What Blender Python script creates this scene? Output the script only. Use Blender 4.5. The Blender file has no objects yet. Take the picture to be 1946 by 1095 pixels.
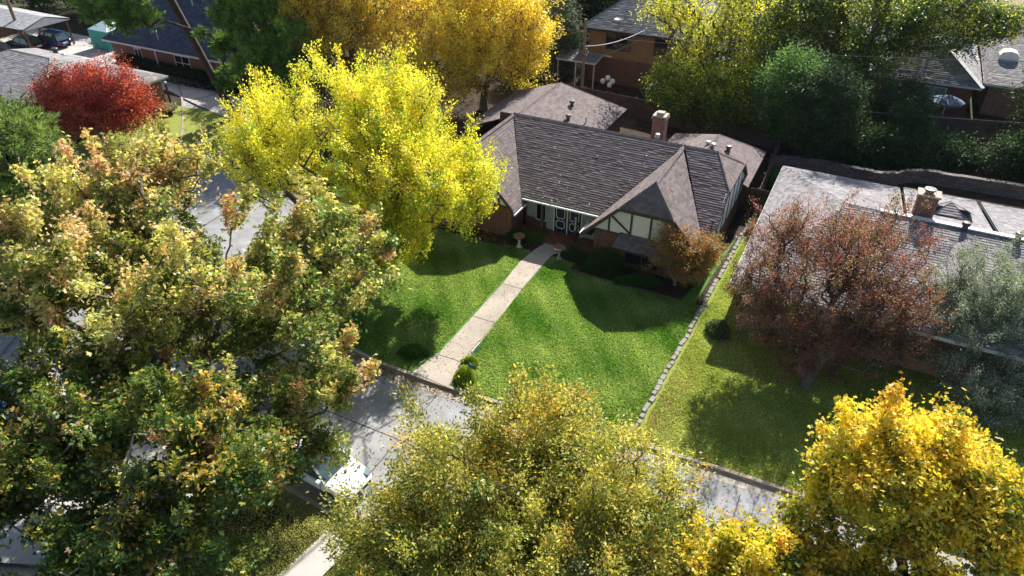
import bpy, bmesh, math, random
import numpy as np
from mathutils import Vector, Matrix
R = math.radians
C = bpy.context.scene.collection
SC = bpy.context.scene

# ------------------------------------------------------------------ camera, sky, sun
cd = bpy.data.cameras.new('camera'); cam = bpy.data.objects.new('camera', cd); C.objects.link(cam)
cam.location = (0, 0, 23); cam.rotation_euler = (R(55), 0, 0)
cd.sensor_width = 36; cd.lens = 36 * 1350 / 1946; cd.clip_start = 0.5; cd.clip_end = 2000
SC.camera = cam
W = bpy.data.worlds.new("World"); SC.world = W; W.use_nodes = True
nt = W.node_tree; bg = nt.nodes['Background']
sky = nt.nodes.new('ShaderNodeTexSky'); sky.sky_type = 'NISHITA'; sky.sun_disc = False
SUN_EL, SUN_AZ = 37.6, 26.0
sky.sun_elevation = R(SUN_EL); sky.sun_rotation = R(SUN_AZ)
nt.links.new(sky.outputs[0], bg.inputs[0]); bg.inputs[1].default_value = 0.08
sd = bpy.data.lights.new('sun', 'SUN'); sd.energy = 5.0; sd.angle = R(0.53); sd.color = (1.0, 0.955, 0.88)
sun = bpy.data.objects.new('sun', sd); C.objects.link(sun)
sun.rotation_euler = (R(90 - SUN_EL), 0, R(180 - SUN_AZ))
SC.view_settings.view_transform = 'Standard'; SC.view_settings.look = 'None'
SC.view_settings.exposure = 0.97; SC.view_settings.gamma = 1
SC.cycles.max_bounces = 6; SC.cycles.diffuse_bounces = 3; SC.cycles.transmission_bounces = 4
SC.cycles.transparent_max_bounces = 6

# ------------------------------------------------------------------ lot frame: s along the street front, t away from the street
A = R(27); OX, OY = -1.9, 24.2
cA, sA = math.cos(A), math.sin(A)
HAZE = 0.00006
def LP(s, t, z=0.0): return (OX + s * cA + t * sA, OY - s * sA + t * cA, z)

# ------------------------------------------------------------------ helpers
def tag(o, label=None, cat=None, group=None, kind=None):
    if label: o['label'] = label
    if cat: o['category'] = cat
    if group: o['group'] = group
    if kind: o['kind'] = kind
    return o
def empty(name, loc, rz=0.0, label=None, cat=None, group=None):
    o = bpy.data.objects.new(name, None); C.objects.link(o); o.location = loc; o.rotation_euler = (0, 0, rz)
    return tag(o, label, cat, group)
def lot_empty(name, s, t, z=0.0, label=None, cat=None, group=None):
    return empty(name, LP(s, t, z), -A, label, cat, group)
def link_copy(o, parent=None):
    c = o.copy(); C.objects.link(c); c.parent = parent
    for ch in list(o.children): link_copy(ch, c)
    return c

class MB:
    """collects faces, builds one mesh object"""
    def __init__(self, off=(0, 0, 0)): self.v = []; self.f = []; self.off = off
    def vert(self, p):
        self.v.append((p[0] - self.off[0], p[1] - self.off[1], p[2] - self.off[2])); return len(self.v) - 1
    def face(self, pts): self.f.append([self.vert(p) for p in pts])
    def box(self, x0, y0, z0, x1, y1, z1):
        b = [(x0,y0,z0),(x1,y0,z0),(x1,y1,z0),(x0,y1,z0),(x0,y0,z1),(x1,y0,z1),(x1,y1,z1),(x0,y1,z1)]
        i = [self.vert(p) for p in b]
        for q in ((0,3,2,1),(4,5,6,7),(0,1,5,4),(1,2,6,5),(2,3,7,6),(3,0,4,7)): self.f.append([i[k] for k in q])
    def bar(self, a, b, w, h, up=(0, 0, 1)):
        a = Vector(a); b = Vector(b); d = (b - a).normalized(); u = Vector(up)
        r = d.cross(u)
        if r.length < 1e-4: r = d.cross(Vector((1, 0, 0)))
        r.normalize(); u = r.cross(d).normalized()
        r *= w / 2; u *= h / 2
        p = [a-r-u, a+r-u, a+r+u, a-r+u, b-r-u, b+r-u, b+r+u, b-r+u]
        i = [self.vert(q) for q in p]
        for q in ((0,3,2,1),(4,5,6,7),(0,1,5,4),(1,2,6,5),(2,3,7,6),(3,0,4,7)): self.f.append([i[k] for k in q])
    def tube(self, pts, rads, n=8, cap=True):
        pts = [Vector(p) for p in pts]; rings = []
        if not hasattr(rads, '__len__'): rads = [rads] * len(pts)
        for k, p in enumerate(pts):
            d = (pts[min(k+1, len(pts)-1)] - pts[max(k-1, 0)]).normalized()
            a = Vector((1, 0, 0)) if abs(d.x) < .8 else Vector((0, 1, 0))
            u = d.cross(a).normalized(); w = d.cross(u)
            rings.append([self.vert(p + (u*math.cos(2*math.pi*j/n) + w*math.sin(2*math.pi*j/n))*rads[k]) for j in range(n)])
        for k in range(len(rings)-1):
            for j in range(n): self.f.append([rings[k][j], rings[k][(j+1)%n], rings[k+1][(j+1)%n], rings[k+1][j]])
        if cap: self.f.append(rings[0][::-1]); self.f.append(rings[-1])
    def lathe(self, prof, n=16, c=(0, 0, 0)):
        rings = [[self.vert((c[0]+r*math.cos(2*math.pi*j/n), c[1]+r*math.sin(2*math.pi*j/n), c[2]+z)) for j in range(n)] for r, z in prof]
        for k in range(len(rings)-1):
            for j in range(n): self.f.append([rings[k][j], rings[k][(j+1)%n], rings[k+1][(j+1)%n], rings[k+1][j]])
        self.f.append(rings[0][::-1]); self.f.append(rings[-1])
    def prism(self, poly, axis, a, b):
        """extrude 2D poly; axis 't': poly is (s,z) from t=a to b; 's': poly is (t,z); 'z': poly is (s,t)"""
        def P(p, q):
            return (p[0], q, p[1]) if axis == 't' else ((q, p[0], p[1]) if axis == 's' else (p[0], p[1], q))
        i = [self.vert(P(p, a)) for p in poly]; j = [self.vert(P(p, b)) for p in poly]; n = len(poly)
        self.f.append(i[::-1]); self.f.append(j)
        for k in range(n): self.f.append([i[k], i[(k+1)%n], j[(k+1)%n], j[k]])
    def build(self, name, mat, parent=None, smooth=False, bevel=0, **tg):
        me = bpy.data.meshes.new(name); me.from_pydata(self.v, [], self.f); me.update()
        bm = bmesh.new(); bm.from_mesh(me); bmesh.ops.recalc_face_normals(bm, faces=bm.faces)
        if bevel: bmesh.ops.bevel(bm, geom=list(bm.edges), offset=bevel, segments=1, affect='EDGES')
        bm.to_mesh(me); bm.free()
        if smooth:
            for p in me.polygons: p.use_smooth = True
        me.materials.append(mat)
        o = bpy.data.objects.new(name, me); C.objects.link(o); o.parent = parent
        return tag(o, **tg)

# ------------------------------------------------------------------ materials
def newmat(name):
    m = bpy.data.materials.new(name); m.use_nodes = True
    n = m.node_tree; return m, n, n.nodes['Principled BSDF']
def noise(n, scale, detail=4, co=None, rough=.6):
    t = n.nodes.new('ShaderNodeTexNoise'); t.inputs['Scale'].default_value = scale
    t.inputs['Detail'].default_value = detail; t.inputs['Roughness'].default_value = rough
    if co: n.links.new(co, t.inputs['Vector'])
    return t
def ramp(n, src, stops):
    r = n.nodes.new('ShaderNodeValToRGB'); e = r.color_ramp.elements
    while len(e) < len(stops): e.new(.5)
    for k, (p, c) in enumerate(stops): e[k].position = p; e[k].color = (*c, 1)
    n.links.new(src, r.inputs[0]); return r
def mix(n, a, b, f, mode='MIX'):
    m = n.nodes.new('ShaderNodeMix'); m.data_type = 'RGBA'; m.blend_type = mode
    for s, v in (('A', a), ('B', b)):
        i = [q for q in m.inputs if q.name == s and q.type == 'RGBA'][0]
        if isinstance(v, tuple): i.default_value = (*v, 1)
        else: n.links.new(v, i)
    if isinstance(f, (int, float)): m.inputs[0].default_value = f
    else: n.links.new(f, m.inputs[0])
    return [q for q in m.outputs if q.type == 'RGBA'][0]
def objco(n):
    t = n.nodes.new('ShaderNodeTexCoord'); return t.outputs['Object']
def bump(n, b, src, strength=.4, dist=.02):
    k = n.nodes.new('ShaderNodeBump'); k.inputs['Strength'].default_value = strength; k.inputs['Distance'].default_value = dist
    n.links.new(src, k.inputs['Height']); n.links.new(k.outputs[0], b.inputs['Normal'])
def M_plain(name, c, rough=.7, var=.25, scale=3, metal=0, bmp=0.2, spec=.5):
    m, n, b = newmat(name); co = objco(n)
    t = noise(n, scale, 6, co)
    lo = tuple(x*(1-var) for x in c); hi = tuple(min(1, x*(1+var)) for x in c)
    r = ramp(n, t.outputs[0], [(.3, lo), (.7, hi)])
    n.links.new(r.outputs[0], b.inputs['Base Color']); b.inputs['Roughness'].default_value = rough
    b.inputs['Metallic'].default_value = metal; b.inputs['Specular IOR Level'].default_value = spec
    if bmp: t2 = noise(n, scale*12, 3, co); bump(n, b, t2.outputs[0], bmp, .01)
    return m
def M_brick(name, c1, c2, mortar=(.32, .29, .26), s=1.0):
    m, n, b = newmat(name); co = objco(n)
    sp = n.nodes.new('ShaderNodeSeparateXYZ'); n.links.new(co, sp.inputs[0])
    ad = n.nodes.new('ShaderNodeMath'); n.links.new(sp.outputs[0], ad.inputs[0]); n.links.new(sp.outputs[1], ad.inputs[1])
    cb = n.nodes.new('ShaderNodeCombineXYZ'); n.links.new(ad.outputs[0], cb.inputs[0]); n.links.new(sp.outputs[2], cb.inputs[1])
    t = n.nodes.new('ShaderNodeTexBrick'); n.links.new(cb.outputs[0], t.inputs['Vector'])
    t.inputs['Scale'].default_value = 1; t.inputs['Brick Width'].default_value = .22*s; t.inputs['Row Height'].default_value = .075*s
    t.inputs['Mortar Size'].default_value = .008; t.inputs['Color1'].default_value = (*c1, 1); t.inputs['Color2'].default_value = (*c2, 1)
    t.inputs['Mortar'].default_value = (*mortar, 1)
    t2 = noise(n, 9, 3, co); r = ramp(n, t2.outputs[0], [(.3, (.55, .5, .5)), (.72, (1.35, 1.3, 1.25))])
    n.links.new(mix(n, t.outputs[0], r.outputs[0], 1, 'MULTIPLY'), b.inputs['Base Color'])
    b.inputs['Roughness'].default_value = .85; bump(n, b, t.outputs[1], -.4, .01)
    return m
def M_shingle(name, c, var=.45, rough=.9, spec=.3):
    m, n, b = newmat(name); g = n.nodes.new('ShaderNodeNewGeometry')
    lo = tuple(x*(1-var) for x in c); hi = tuple(x*(1+var) for x in c)
    r = ramp(n, g.outputs['Random Per Island'], [(0, lo), (1, hi)])
    co = objco(n); t = noise(n, .55, 5, co); r2 = ramp(n, t.outputs[0], [(.35, (.9, .9, .92)), (.7, (1.08, 1.06, 1.04))])
    t3 = noise(n, 60, 2, co); r3 = ramp(n, t3.outputs[0], [(.3, (.75, .75, .75)), (.7, (1.25, 1.25, 1.25))])
    c1 = mix(n, r.outputs[0], r2.outputs[0], 1, 'MULTIPLY')
    n.links.new(mix(n, c1, r3.outputs[0], 1, 'MULTIPLY'), b.inputs['Base Color'])
    b.inputs['Roughness'].default_value = rough; b.inputs['Specular IOR Level'].default_value = spec
    bump(n, b, t3.outputs[0], .3, .01)
    return m
def M_leaf(name, rough=.42, trans=.45, spec=.5, tmul=(1.25, 1.2, .7)):
    m = bpy.data.materials.new(name); m.use_nodes = True; n = m.node_tree
    b = n.nodes['Principled BSDF']; out = n.nodes['Material Output']
    at = n.nodes.new('ShaderNodeAttribute'); at.attribute_name = 'col'
    n.links.new(at.outputs['Color'], b.inputs['Base Color'])
    b.inputs['Roughness'].default_value = rough; b.inputs['Specular IOR Level'].default_value = spec
    tr = n.nodes.new('ShaderNodeBsdfTranslucent')
    n.links.new(mix(n, at.outputs['Color'], tmul, 1, 'MULTIPLY'), tr.inputs[0])
    mx = n.nodes.new('ShaderNodeMixShader'); mx.inputs[0].default_value = trans
    n.links.new(b.outputs[0], mx.inputs[1]); n.links.new(tr.outputs[0], mx.inputs[2]); n.links.new(mx.outputs[0], out.inputs[0])
    return m
def M_ground(name, stops, sc1=.35, sc2=7, rough=.95, speck=(.6, 1.4), bd=.03):
    m, n, b = newmat(name); co = objco(n)
    t = noise(n, sc1, 8, co, .65); r = ramp(n, t.outputs[0], stops)
    t2 = noise(n, sc2, 6, co, .7); r2 = ramp(n, t2.outputs[0], [(.3, (speck[0],)*3), (.7, (speck[1],)*3)])
    n.links.new(mix(n, r.outputs[0], r2.outputs[0], 1, 'MULTIPLY'), b.inputs['Base Color'])
    b.inputs['Roughness'].default_value = rough; b.inputs['Specular IOR Level'].default_value = .2; bump(n, b, t2.outputs[0], .6, bd)
    return m
def M_concrete(name, c, crack=.0, stain=.25):
    m, n, b = newmat(name); co = objco(n)
    t = noise(n, .6, 8, co, .7); r = ramp(n, t.outputs[0], [(.3, tuple(x*(1-stain) for x in c)), (.65, tuple(x*(1+stain*.5) for x in c))])
    t2 = noise(n, 25, 3, co); r2 = ramp(n, t2.outputs[0], [(.25, (.82,)*3), (.75, (1.12,)*3)])
    col = mix(n, r.outputs[0], r2.outputs[0], 1, 'MULTIPLY')
    if crack:
        w = noise(n, 1.3, 3, co); wv = n.nodes.new('ShaderNodeMixRGB'); wv.inputs[0].default_value = .12
        n.links.new(co, wv.inputs[1]); n.links.new(w.outputs[1], wv.inputs[2])
        v = n.nodes.new('ShaderNodeTexVoronoi'); v.feature = 'DISTANCE_TO_EDGE'; v.inputs['Scale'].default_value = crack
        n.links.new(wv.outputs[0], v.inputs['Vector'])
        rr = ramp(n, v.outputs[0], [(.0, (.35,)*3), (.012, (1,)*3)])
        col = mix(n, col, rr.outputs[0], 1, 'MULTIPLY')
    n.links.new(col, b.inputs['Base Color']); b.inputs['Roughness'].default_value = .88
    bump(n, b, t2.outputs[0], .25, .005)
    return m

M = {}
M['shingle'] = M_shingle('brown_shingle', (.185, .15, .145), .24)
M['shingle_grey'] = M_shingle('grey_shingle', (.26, .245, .25), .3)
M['shingle_pale'] = M_shingle('pale_shingle', (.36, .36, .37), .15)
M['shingle_navy'] = M_shingle('navy_shingle', (.055, .066, .10), .3)
M['shingle_slate'] = M_shingle('slate_shingle', (.19, .20, .215), .3)
M['brick'] = M_brick('red_brick', (.22, .085, .05), (.14, .055, .038), (.17, .14, .12))
M['brick_tan'] = M_brick('tan_brick', (.30, .17, .11), (.20, .11, .075), (.25, .22, .19))
M['brick_chim'] = M_brick('chimney_brick', (.27, .10, .07), (.16, .06, .045), (.27, .23, .2))
M['stucco'] = M_plain('white_stucco', (.88, .81, .78), .9, .05, 4, bmp=.35)
M['timber'] = M_plain('brown_timber', (.07, .05, .042), .7, .25, 6)
M['darktrim'] = M_plain('dark_trim', (.035, .03, .03), .7, .2, 6)
M['white'] = M_plain('white_paint', (.78, .78, .76), .5, .05, 4, bmp=0)
M['offwhite'] = M_plain('weathered_white', (.6, .6, .57), .6, .12, 3)
M['navy'] = M_plain('navy_door_paint', (.012, .02, .075), .35, .1, 4, bmp=0)
M['glass'] = M_plain('dark_glass', (.015, .02, .025), .06, .1, 2, bmp=0, spec=.8)
M['glass_pale'] = M_plain('curtained_glass', (.22, .28, .30), .08, .25, 5, bmp=0, spec=.8)
M['wood'] = M_plain('brown_wood', (.15, .085, .055), .85, .35, 2)
M['fence'] = M_plain('weathered_fence', (.13, .085, .062), .9, .4, 1.6)
M['pole'] = M_plain('pole_wood', (.23, .15, .10), .85, .25, 1.5)
M['siding'] = M_plain('tan_siding', (.27, .15, .08), .8, .2, 1.3)
M['metal'] = M_plain('galvanised_metal', (.42, .42, .42), .4, .15, 5, metal=.6, bmp=0)
M['darkmetal'] = M_plain('dark_metal', (.05, .05, .055), .5, .2, 5, bmp=0)
M['ventcap'] = M_plain('vent_brown', (.09, .07, .065), .5, .2, 5, bmp=0)
M['stone'] = M_plain('edging_stone', (.30, .28, .25), .9, .4, 1.2, bmp=.6)
M['wallstone'] = M_brick('stacked_stone', (.17, .15, .13), (.10, .09, .085), (.05, .045, .04), 2.6)
M['road'] = M_concrete('old_concrete_road', (.30, .30, .305), .13, .4)
M['gutter'] = M_concrete('gutter_concrete', (.40, .35, .29), 0, .3)
M['curb'] = M_concrete('curb_concrete', (.36, .30, .235), 0, .35)
M['walk'] = M_concrete('aggregate_walk', (.42, .36, .295), 0, .28)
M['drive'] = M_concrete('driveway_concrete', (.50, .47, .43), .1, .2)
M['ground'] = M_ground('mixed_ground', [(.3, (.022, .018, .012)), (.5, (.045, .05, .02)), (.68, (.075, .085, .03))], .25, 6)
M['mulch'] = M_ground('leaf_litter', [(.3, (.02, .014, .01)), (.6, (.06, .04, .025)), (.75, (.12, .085, .04))], 1.5, 14)
M['lawn'] = M_ground('green_turf', [(.3, (.07, .15, .025)), (.55, (.10, .20, .035)), (.75, (.15, .25, .06))], .5, 9, bd=.05)
M['lawn2'] = M_ground('yellow_turf', [(.3, (.24, .27, .055)), (.55, (.24, .28, .055)), (.75, (.28, .26, .10))], .5, 9, bd=.05)
M['lawn3'] = M_ground('dry_turf', [(.3, (.14, .14, .05)), (.6, (.21, .20, .075)), (.78, (.24, .19, .10))], .6, 9, bd=.05)
M['field'] = M_ground('dry_field', [(.3, (.22, .19, .09)), (.7, (.30, .25, .13))], .1, 2)
M['blade'] = M_leaf('grass_blade', .5, .45, .3, (1.2, 1.25, .6))
M['leaf'] = M_leaf('autumn_leaf', .44, .5, .5)
M['leafdark'] = M_leaf('evergreen_leaf', .62, .3, .3)
M['needle'] = M_leaf('pine_needle', .5, .35, .4)
M['bark'] = M_plain('grey_bark', (.115, .095, .08), .95, .4, 5, bmp=.9)
M['bark_dark'] = M_plain('dark_bark', (.06, .045, .038), .95, .4, 4, bmp=.9)
M['bark_pale'] = M_plain('pale_bark', (.27, .24, .21), .9, .35, 5, bmp=.6)
M['carwhite'] = M_plain('white_car_paint', (.78, .79, .80), .18, .02, 2, bmp=0, spec=.7)
M['carblue'] = M_plain('blue_car_paint', (.02, .045, .16), .15, .05, 2, bmp=0, spec=.8)
M['carblack'] = M_plain('black_car_paint', (.018, .02, .028), .15, .05, 2, bmp=0, spec=.8)
M['rubber'] = M_plain('tyre_rubber', (.02, .02, .02), .85, .1, 8)
M['carglass'] = M_plain('car_glass', (.05, .085, .09), .05, .3, 3, bmp=0, spec=1.0)
M['tent'] = M_plain('green_canvas', (.06, .30, .24), .8, .1, 2)
M['tentlight'] = M_plain('pale_canvas', (.55, .72, .68), .8, .05, 2)
M['umb'] = M_plain('blue_canvas', (.10, .14, .22), .8, .1, 3)
M['red'] = M_plain('red_light_lens', (.45, .02, .02), .3, .05, 3, bmp=0)
M['blueflag'] = M_plain('blue_marker', (.03, .14, .60), .5, .1, 3, bmp=0)
M['flower'] = M_plain('white_petals', (.8, .8, .78), .7, .05, 9)
M['terracotta'] = M_plain('rusty_basin', (.20, .10, .05), .8, .3, 6)
M['panel'] = M_plain('grey_white_siding', (.40, .44, .45), .8, .08, 3)
M['pink'] = M_plain('pink_petals', (.7, .2, .3), .7, .1, 9)
M['black'] = M_plain('black_iron', (.012, .012, .012), .5, .1, 5, bmp=0)
M['cyan'] = M_plain('turquoise_plastic', (.02, .38, .55), .4, .1, 5, bmp=0)
M['redplastic'] = M_plain('red_plastic', (.6, .02, .03), .4, .1, 5, bmp=0)

# ------------------------------------------------------------------ shingled roof planes (real overlapping courses)
def clip(poly, a, b, c):
    out = []
    for i in range(len(poly)):
        p, q = poly[i], poly[(i+1) % len(poly)]
        dp = a*p[0]+b*p[1]-c; dq = a*q[0]+b*q[1]-c
        if dp >= 0: out.append(p)
        if (dp >= 0) != (dq >= 0):
            k = dp/(dp-dq); out.append((p[0]+(q[0]-p[0])*k, p[1]+(q[1]-p[1])*k))
    return out
def shingle(mb, poly, e=.155, lift=.018, tab=(.18, .42), rnd=None, jitter=.65):
    rnd = rnd or random.Random(len(mb.v) + 7)
    P = [Vector(p) for p in poly]
    n = Vector((0, 0, 0))
    for i in range(len(P)): n += P[i].cross(P[(i+1) % len(P)])
    n.normalize()
    if n.z < 0: n = -n
    up = (Vector((0, 0, 1)) - n*n.z).normalized(); r = up.cross(n).normalized()
    z0 = min(p.z for p in P)
    base = Vector((0, 0, 0)); O = P[0] - up*0
    q2 = [((p-O).dot(r), (p-O).dot(up)) for p in P]
    area = sum(q2[i][0]*q2[(i+1)%len(q2)][1]-q2[(i+1)%len(q2)][0]*q2[i][1] for i in range(len(q2)))
    if area < 0: q2 = q2[::-1]
    vmin = min(q[1] for q in q2); vmax = max(q[1] for q in q2)
    # keep rows of neighbouring planes aligned by height
    offz = (O.z/max(up.z, .05)); v0 = math.floor((vmin+offz)/e)*e - offz
    def W3(u, v, l): return O + r*u + up*v + n*l
    under = [W3(u, v, -.02) for u, v in q2]; mb.face(under)
    k = 0
    while v0 + k*e < vmax:
        va, vb = v0 + k*e, v0 + (k+1)*e
        row = clip(clip(q2, 0, 1, va), 0, -1, -vb)
        k += 1
        if len(row) < 3: continue
        u0 = min(q[0] for q in row) - rnd.random()*tab[1]; u1 = max(q[0] for q in row)
        rl = lift*(1 + rnd.uniform(-.15, .15))
        while u0 < u1:
            w = rnd.uniform(*tab); c = clip(clip(row, 1, 0, u0), -1, 0, -(u0+w*.985)); u0 += w
            if len(c) < 3: continue
            L = rl*(1 if rnd.random() < .8 else 1-jitter)
            pts = [W3(u, v, .002 + L*(1-(v-va)/e)) for u, v in c]
            ids = [mb.vert(p) for p in pts]; mb.f.append(ids)
            lo = [i for i, (u, v) in enumerate(c) if v < va + 1e-4]
            if len(lo) == 2:
                a, b = c[lo[0]], c[lo[1]]
                x = mb.vert(W3(a[0], a[1], -.01)); y = mb.vert(W3(b[0], b[1], -.01))
                mb.f.append([ids[lo[0]], ids[lo[1]], y, x])
def ridge_cap(mb, a, b, w=.26, step=.22, h=.03):
    a, b = Vector(a), Vector(b); d = b-a; n = int(d.length/step); d.normalize()
    r = d.cross(Vector((0, 0, 1))).normalized()
    for k in range(n):
        p = a + d*step*k; q = p + d*step*1.05
        for sgn in (-1, 1):
            mb.face([p+Vector((0, 0, h+.03)), q+Vector((0, 0, h)), q+r*sgn*w/2-Vector((0, 0, .055)), p+r*sgn*w/2-Vector((0, 0, .03))])
def roof_obj(name, planes, mat, parent, off, caps=(), **kw):
    mb = MB(off)
    for p in planes: shingle(mb, p, **kw)
    for c in caps: ridge_cap(mb, *c)
    me = bpy.data.meshes.new(name); me.from_pydata(mb.v, [], mb.f); me.update(); me.materials.append(mat)
    o = bpy.data.objects.new(name, me); C.objects.link(o); o.parent = parent
    return o

#@@TREES
# ------------------------------------------------------------------ trees
LEAFT = {
 'kite': ([(0,0,0),(.34,.45,.07),(0,1,0),(-.34,.45,.07)], [(0,1,2),(0,2,3)]),
 'narrow': ([(0,0,0),(.22,.4,.05),(0,1,-.08),(-.22,.4,.05)], [(0,1,2),(0,2,3)]),
 'maple': ([(0,0,0),(.62,.05,.06),(.72,.58,.0),(.26,.5,.06),(0,1.05,-.05),(-.26,.5,.06),(-.72,.58,0),(-.62,.05,.06)], [(0,1,2),(0,2,3),(0,3,4),(0,4,5),(0,5,6),(0,6,7)]),
 'blade': ([(-.07,0,0),(.07,0,0),(0,1,0)], [(0,1,2)]),
 'quad': ([(-.4,0,0),(.4,.1,0),(.35,.9,.1),(-.3,1,0)], [(0,1,2,3)]),
}
def np_mesh(name, V, F, mat, col=None):
    """V (n,3); F (m,k) equal-size faces"""
    me = bpy.data.meshes.new(name); m, k = F.shape
    me.vertices.add(len(V)); me.vertices.foreach_set('co', V.astype(np.float32).ravel())
    me.loops.add(m*k); me.loops.foreach_set('vertex_index', F.astype(np.int32).ravel())
    me.polygons.add(m); me.polygons.foreach_set('loop_start', np.arange(0, m*k, k, dtype=np.int32))
    me.update(calc_edges=True)
    if col is not None:
        a = me.color_attributes.new('col', 'FLOAT_COLOR', 'POINT')
        a.data.foreach_set('color', np.concatenate([col, np.ones((len(col), 1))], 1).astype(np.float32).ravel())
    me.materials.append(mat); return me
def leaves_mesh(name, P, size, col, shape, mat, rs, up=.35, dirs=None, spread=1.0):
    T, F = LEAFT[shape]; T = np.array(T, float); F = np.array(F); n = len(P)
    d = rs.normal(size=(n, 3))*spread
    if dirs is not None: d += dirs
    d /= np.linalg.norm(d, axis=1)[:, None] + 1e-9
    nr = rs.normal(size=(n, 3)); nr[:, 2] = np.abs(nr[:, 2]) + up
    x = np.cross(d, nr); x /= np.linalg.norm(x, axis=1)[:, None] + 1e-9
    z = np.cross(x, d)
    s = size*rs.uniform(.65, 1.3, size=(n, 1))
    V = P[:, None, :] + s[:, None]*(T[None, :, 0:1]*x[:, None] + T[None, :, 1:2]*d[:, None] + T[None, :, 2:3]*z[:, None])
    k = len(T); FF = (F[None] + (np.arange(n)*k)[:, None, None]).reshape(-1, F.shape[1])
    return np_mesh(name, V.reshape(-1, 3), FF, mat, np.repeat(col, k, 0))
def skeleton(rs, starts, tips, along=.35, wob=.12):
    """grow limbs from the starting nodes to every tip; returns nodes, parents"""
    N = [np.array(s, float) for s, _ in starts]; Pn = [p for _, p in starts]; PL = []
    for i, p in enumerate(Pn): PL.append(0 if p < 0 else PL[p] + np.linalg.norm(N[i]-N[p]))
    cap = len(N) + len(tips)*3 + 5
    A_ = np.zeros((cap, 3)); L_ = np.zeros(cap); n = len(N); A_[:n] = N; L_[:n] = PL; ok = np.zeros(cap, bool)
    leafn = [n-1] if n == 1 else [i for i in range(n) if i not in Pn or i > n//2]
    for i in leafn: ok[i] = True
    top = A_[n-1]
    order = np.argsort(np.linalg.norm(tips-top, axis=1)); tipn = []
    for i in order:
        t = tips[i]; dv = t - A_[:n]; dist = np.linalg.norm(dv, axis=1)
        down = np.clip(A_[:n, 2] - t[2], 0, None)
        cost = dist + along*L_[:n] + down*.5 + np.where(ok[:n], 0, 1e6)
        j = int(np.argmin(cost)); a = A_[j]; D = dist[j]; seg = 1 if D < .5 else (2 if D < 1.5 else 3)
        prev = j
        for k in range(1, seg+1):
            f = k/seg; p = a + (t-a)*f
            if k < seg: p = p + rs.normal(size=3)*wob*D + np.array([0, 0, .10*D*math.sin(f*math.pi)])
            A_[n] = p; Pn.append(prev); L_[n] = L_[prev] + np.linalg.norm(p-A_[prev]); ok[n] = True; prev = n; n += 1
        tipn.append(prev)
    return A_[:n], np.array(Pn), np.array(tipn)
def tubes(name, A_, Pn, rad, mat, nside=5):
    idx = np.where(Pn >= 0)[0]; a = A_[Pn[idx]]; b = A_[idx]; d = b-a; L = np.linalg.norm(d, axis=1)[:, None]+1e-9; d = d/L
    ref = np.where(np.abs(d[:, :1]) < .8, np.array([[1., 0, 0]]), np.array([[0, 1., 0]]))
    u = np.cross(d, ref); u /= np.linalg.norm(u, axis=1)[:, None]; w = np.cross(d, u)
    ang = np.arange(nside)*2*math.pi/nside; cs = np.cos(ang)[None, :, None]; sn = np.sin(ang)[None, :, None]
    rb = rad[idx]; ra = np.minimum(rad[Pn[idx]], rb*1.5+.002)
    ra = np.where(rad[Pn[idx]] > rb*2.2, rb*1.25, rad[Pn[idx]])
    ring = u[:, None]*cs + w[:, None]*sn
    VA = a[:, None] + ring*ra[:, None, None]; VB = b[:, None] + d[:, None]*(rb*.35)[:, None, None] + ring*rb[:, None, None]
    V = np.concatenate([VA, VB], 1).reshape(-1, 3); m = len(idx)
    q = np.array([[j, (j+1) % nside, nside+(j+1) % nside, nside+j] for j in range(nside)])
    F = (q[None] + (np.arange(m)*2*nside)[:, None, None]).reshape(-1, 4)
    me = np_mesh(name, V, F, mat)
    me.polygons.foreach_set('use_smooth', np.ones(len(me.polygons), bool)); return me
def sample_lobes(rs, lobes, n, shell=.45, gap=.0, gs=.35):
    w = np.array([l[2] if len(l) > 2 else 1. for l in lobes])*np.array([(l[1][0]*l[1][1]*l[1][2])**.8 for l in lobes]); w /= w.sum()
    out = np.zeros((0, 3)); ph = rs.uniform(0, 6.28, (6,)); kk = rs.normal(size=(6, 3))*gs*2.2
    while len(out) < n:
        m = n*3; i = rs.choice(len(lobes), m, p=w)
        v = rs.normal(size=(m, 3)); v /= np.linalg.norm(v, axis=1)[:, None]
        r = rs.uniform(0, 1, (m, 1))**shell
        c = np.array([l[0] for l in lobes])[i]; q = np.array([l[1] for l in lobes])[i]
        # uneven outline
        bumpy = 1 + .16*np.sin(v[:, :1]*5+ph[0]) * np.sin(v[:, 1:2]*6+ph[1]) + .1*np.sin(v[:, 2:]*9+ph[2])
        p = c + v*r*q*bumpy
        f = np.sin(p@kk.T + ph).sum(1)/2.4
        p = p[(f > gap-1.0) & (p[:, 2] > .25)]
        out = np.concatenate([out, p])
    return out[:n]
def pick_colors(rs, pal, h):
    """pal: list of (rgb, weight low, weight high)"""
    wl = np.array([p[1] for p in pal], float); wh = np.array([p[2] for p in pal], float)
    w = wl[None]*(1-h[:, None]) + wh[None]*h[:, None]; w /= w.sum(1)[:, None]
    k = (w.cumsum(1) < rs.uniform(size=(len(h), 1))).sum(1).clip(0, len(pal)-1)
    return np.array([p[0] for p in pal])[k]
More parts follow.
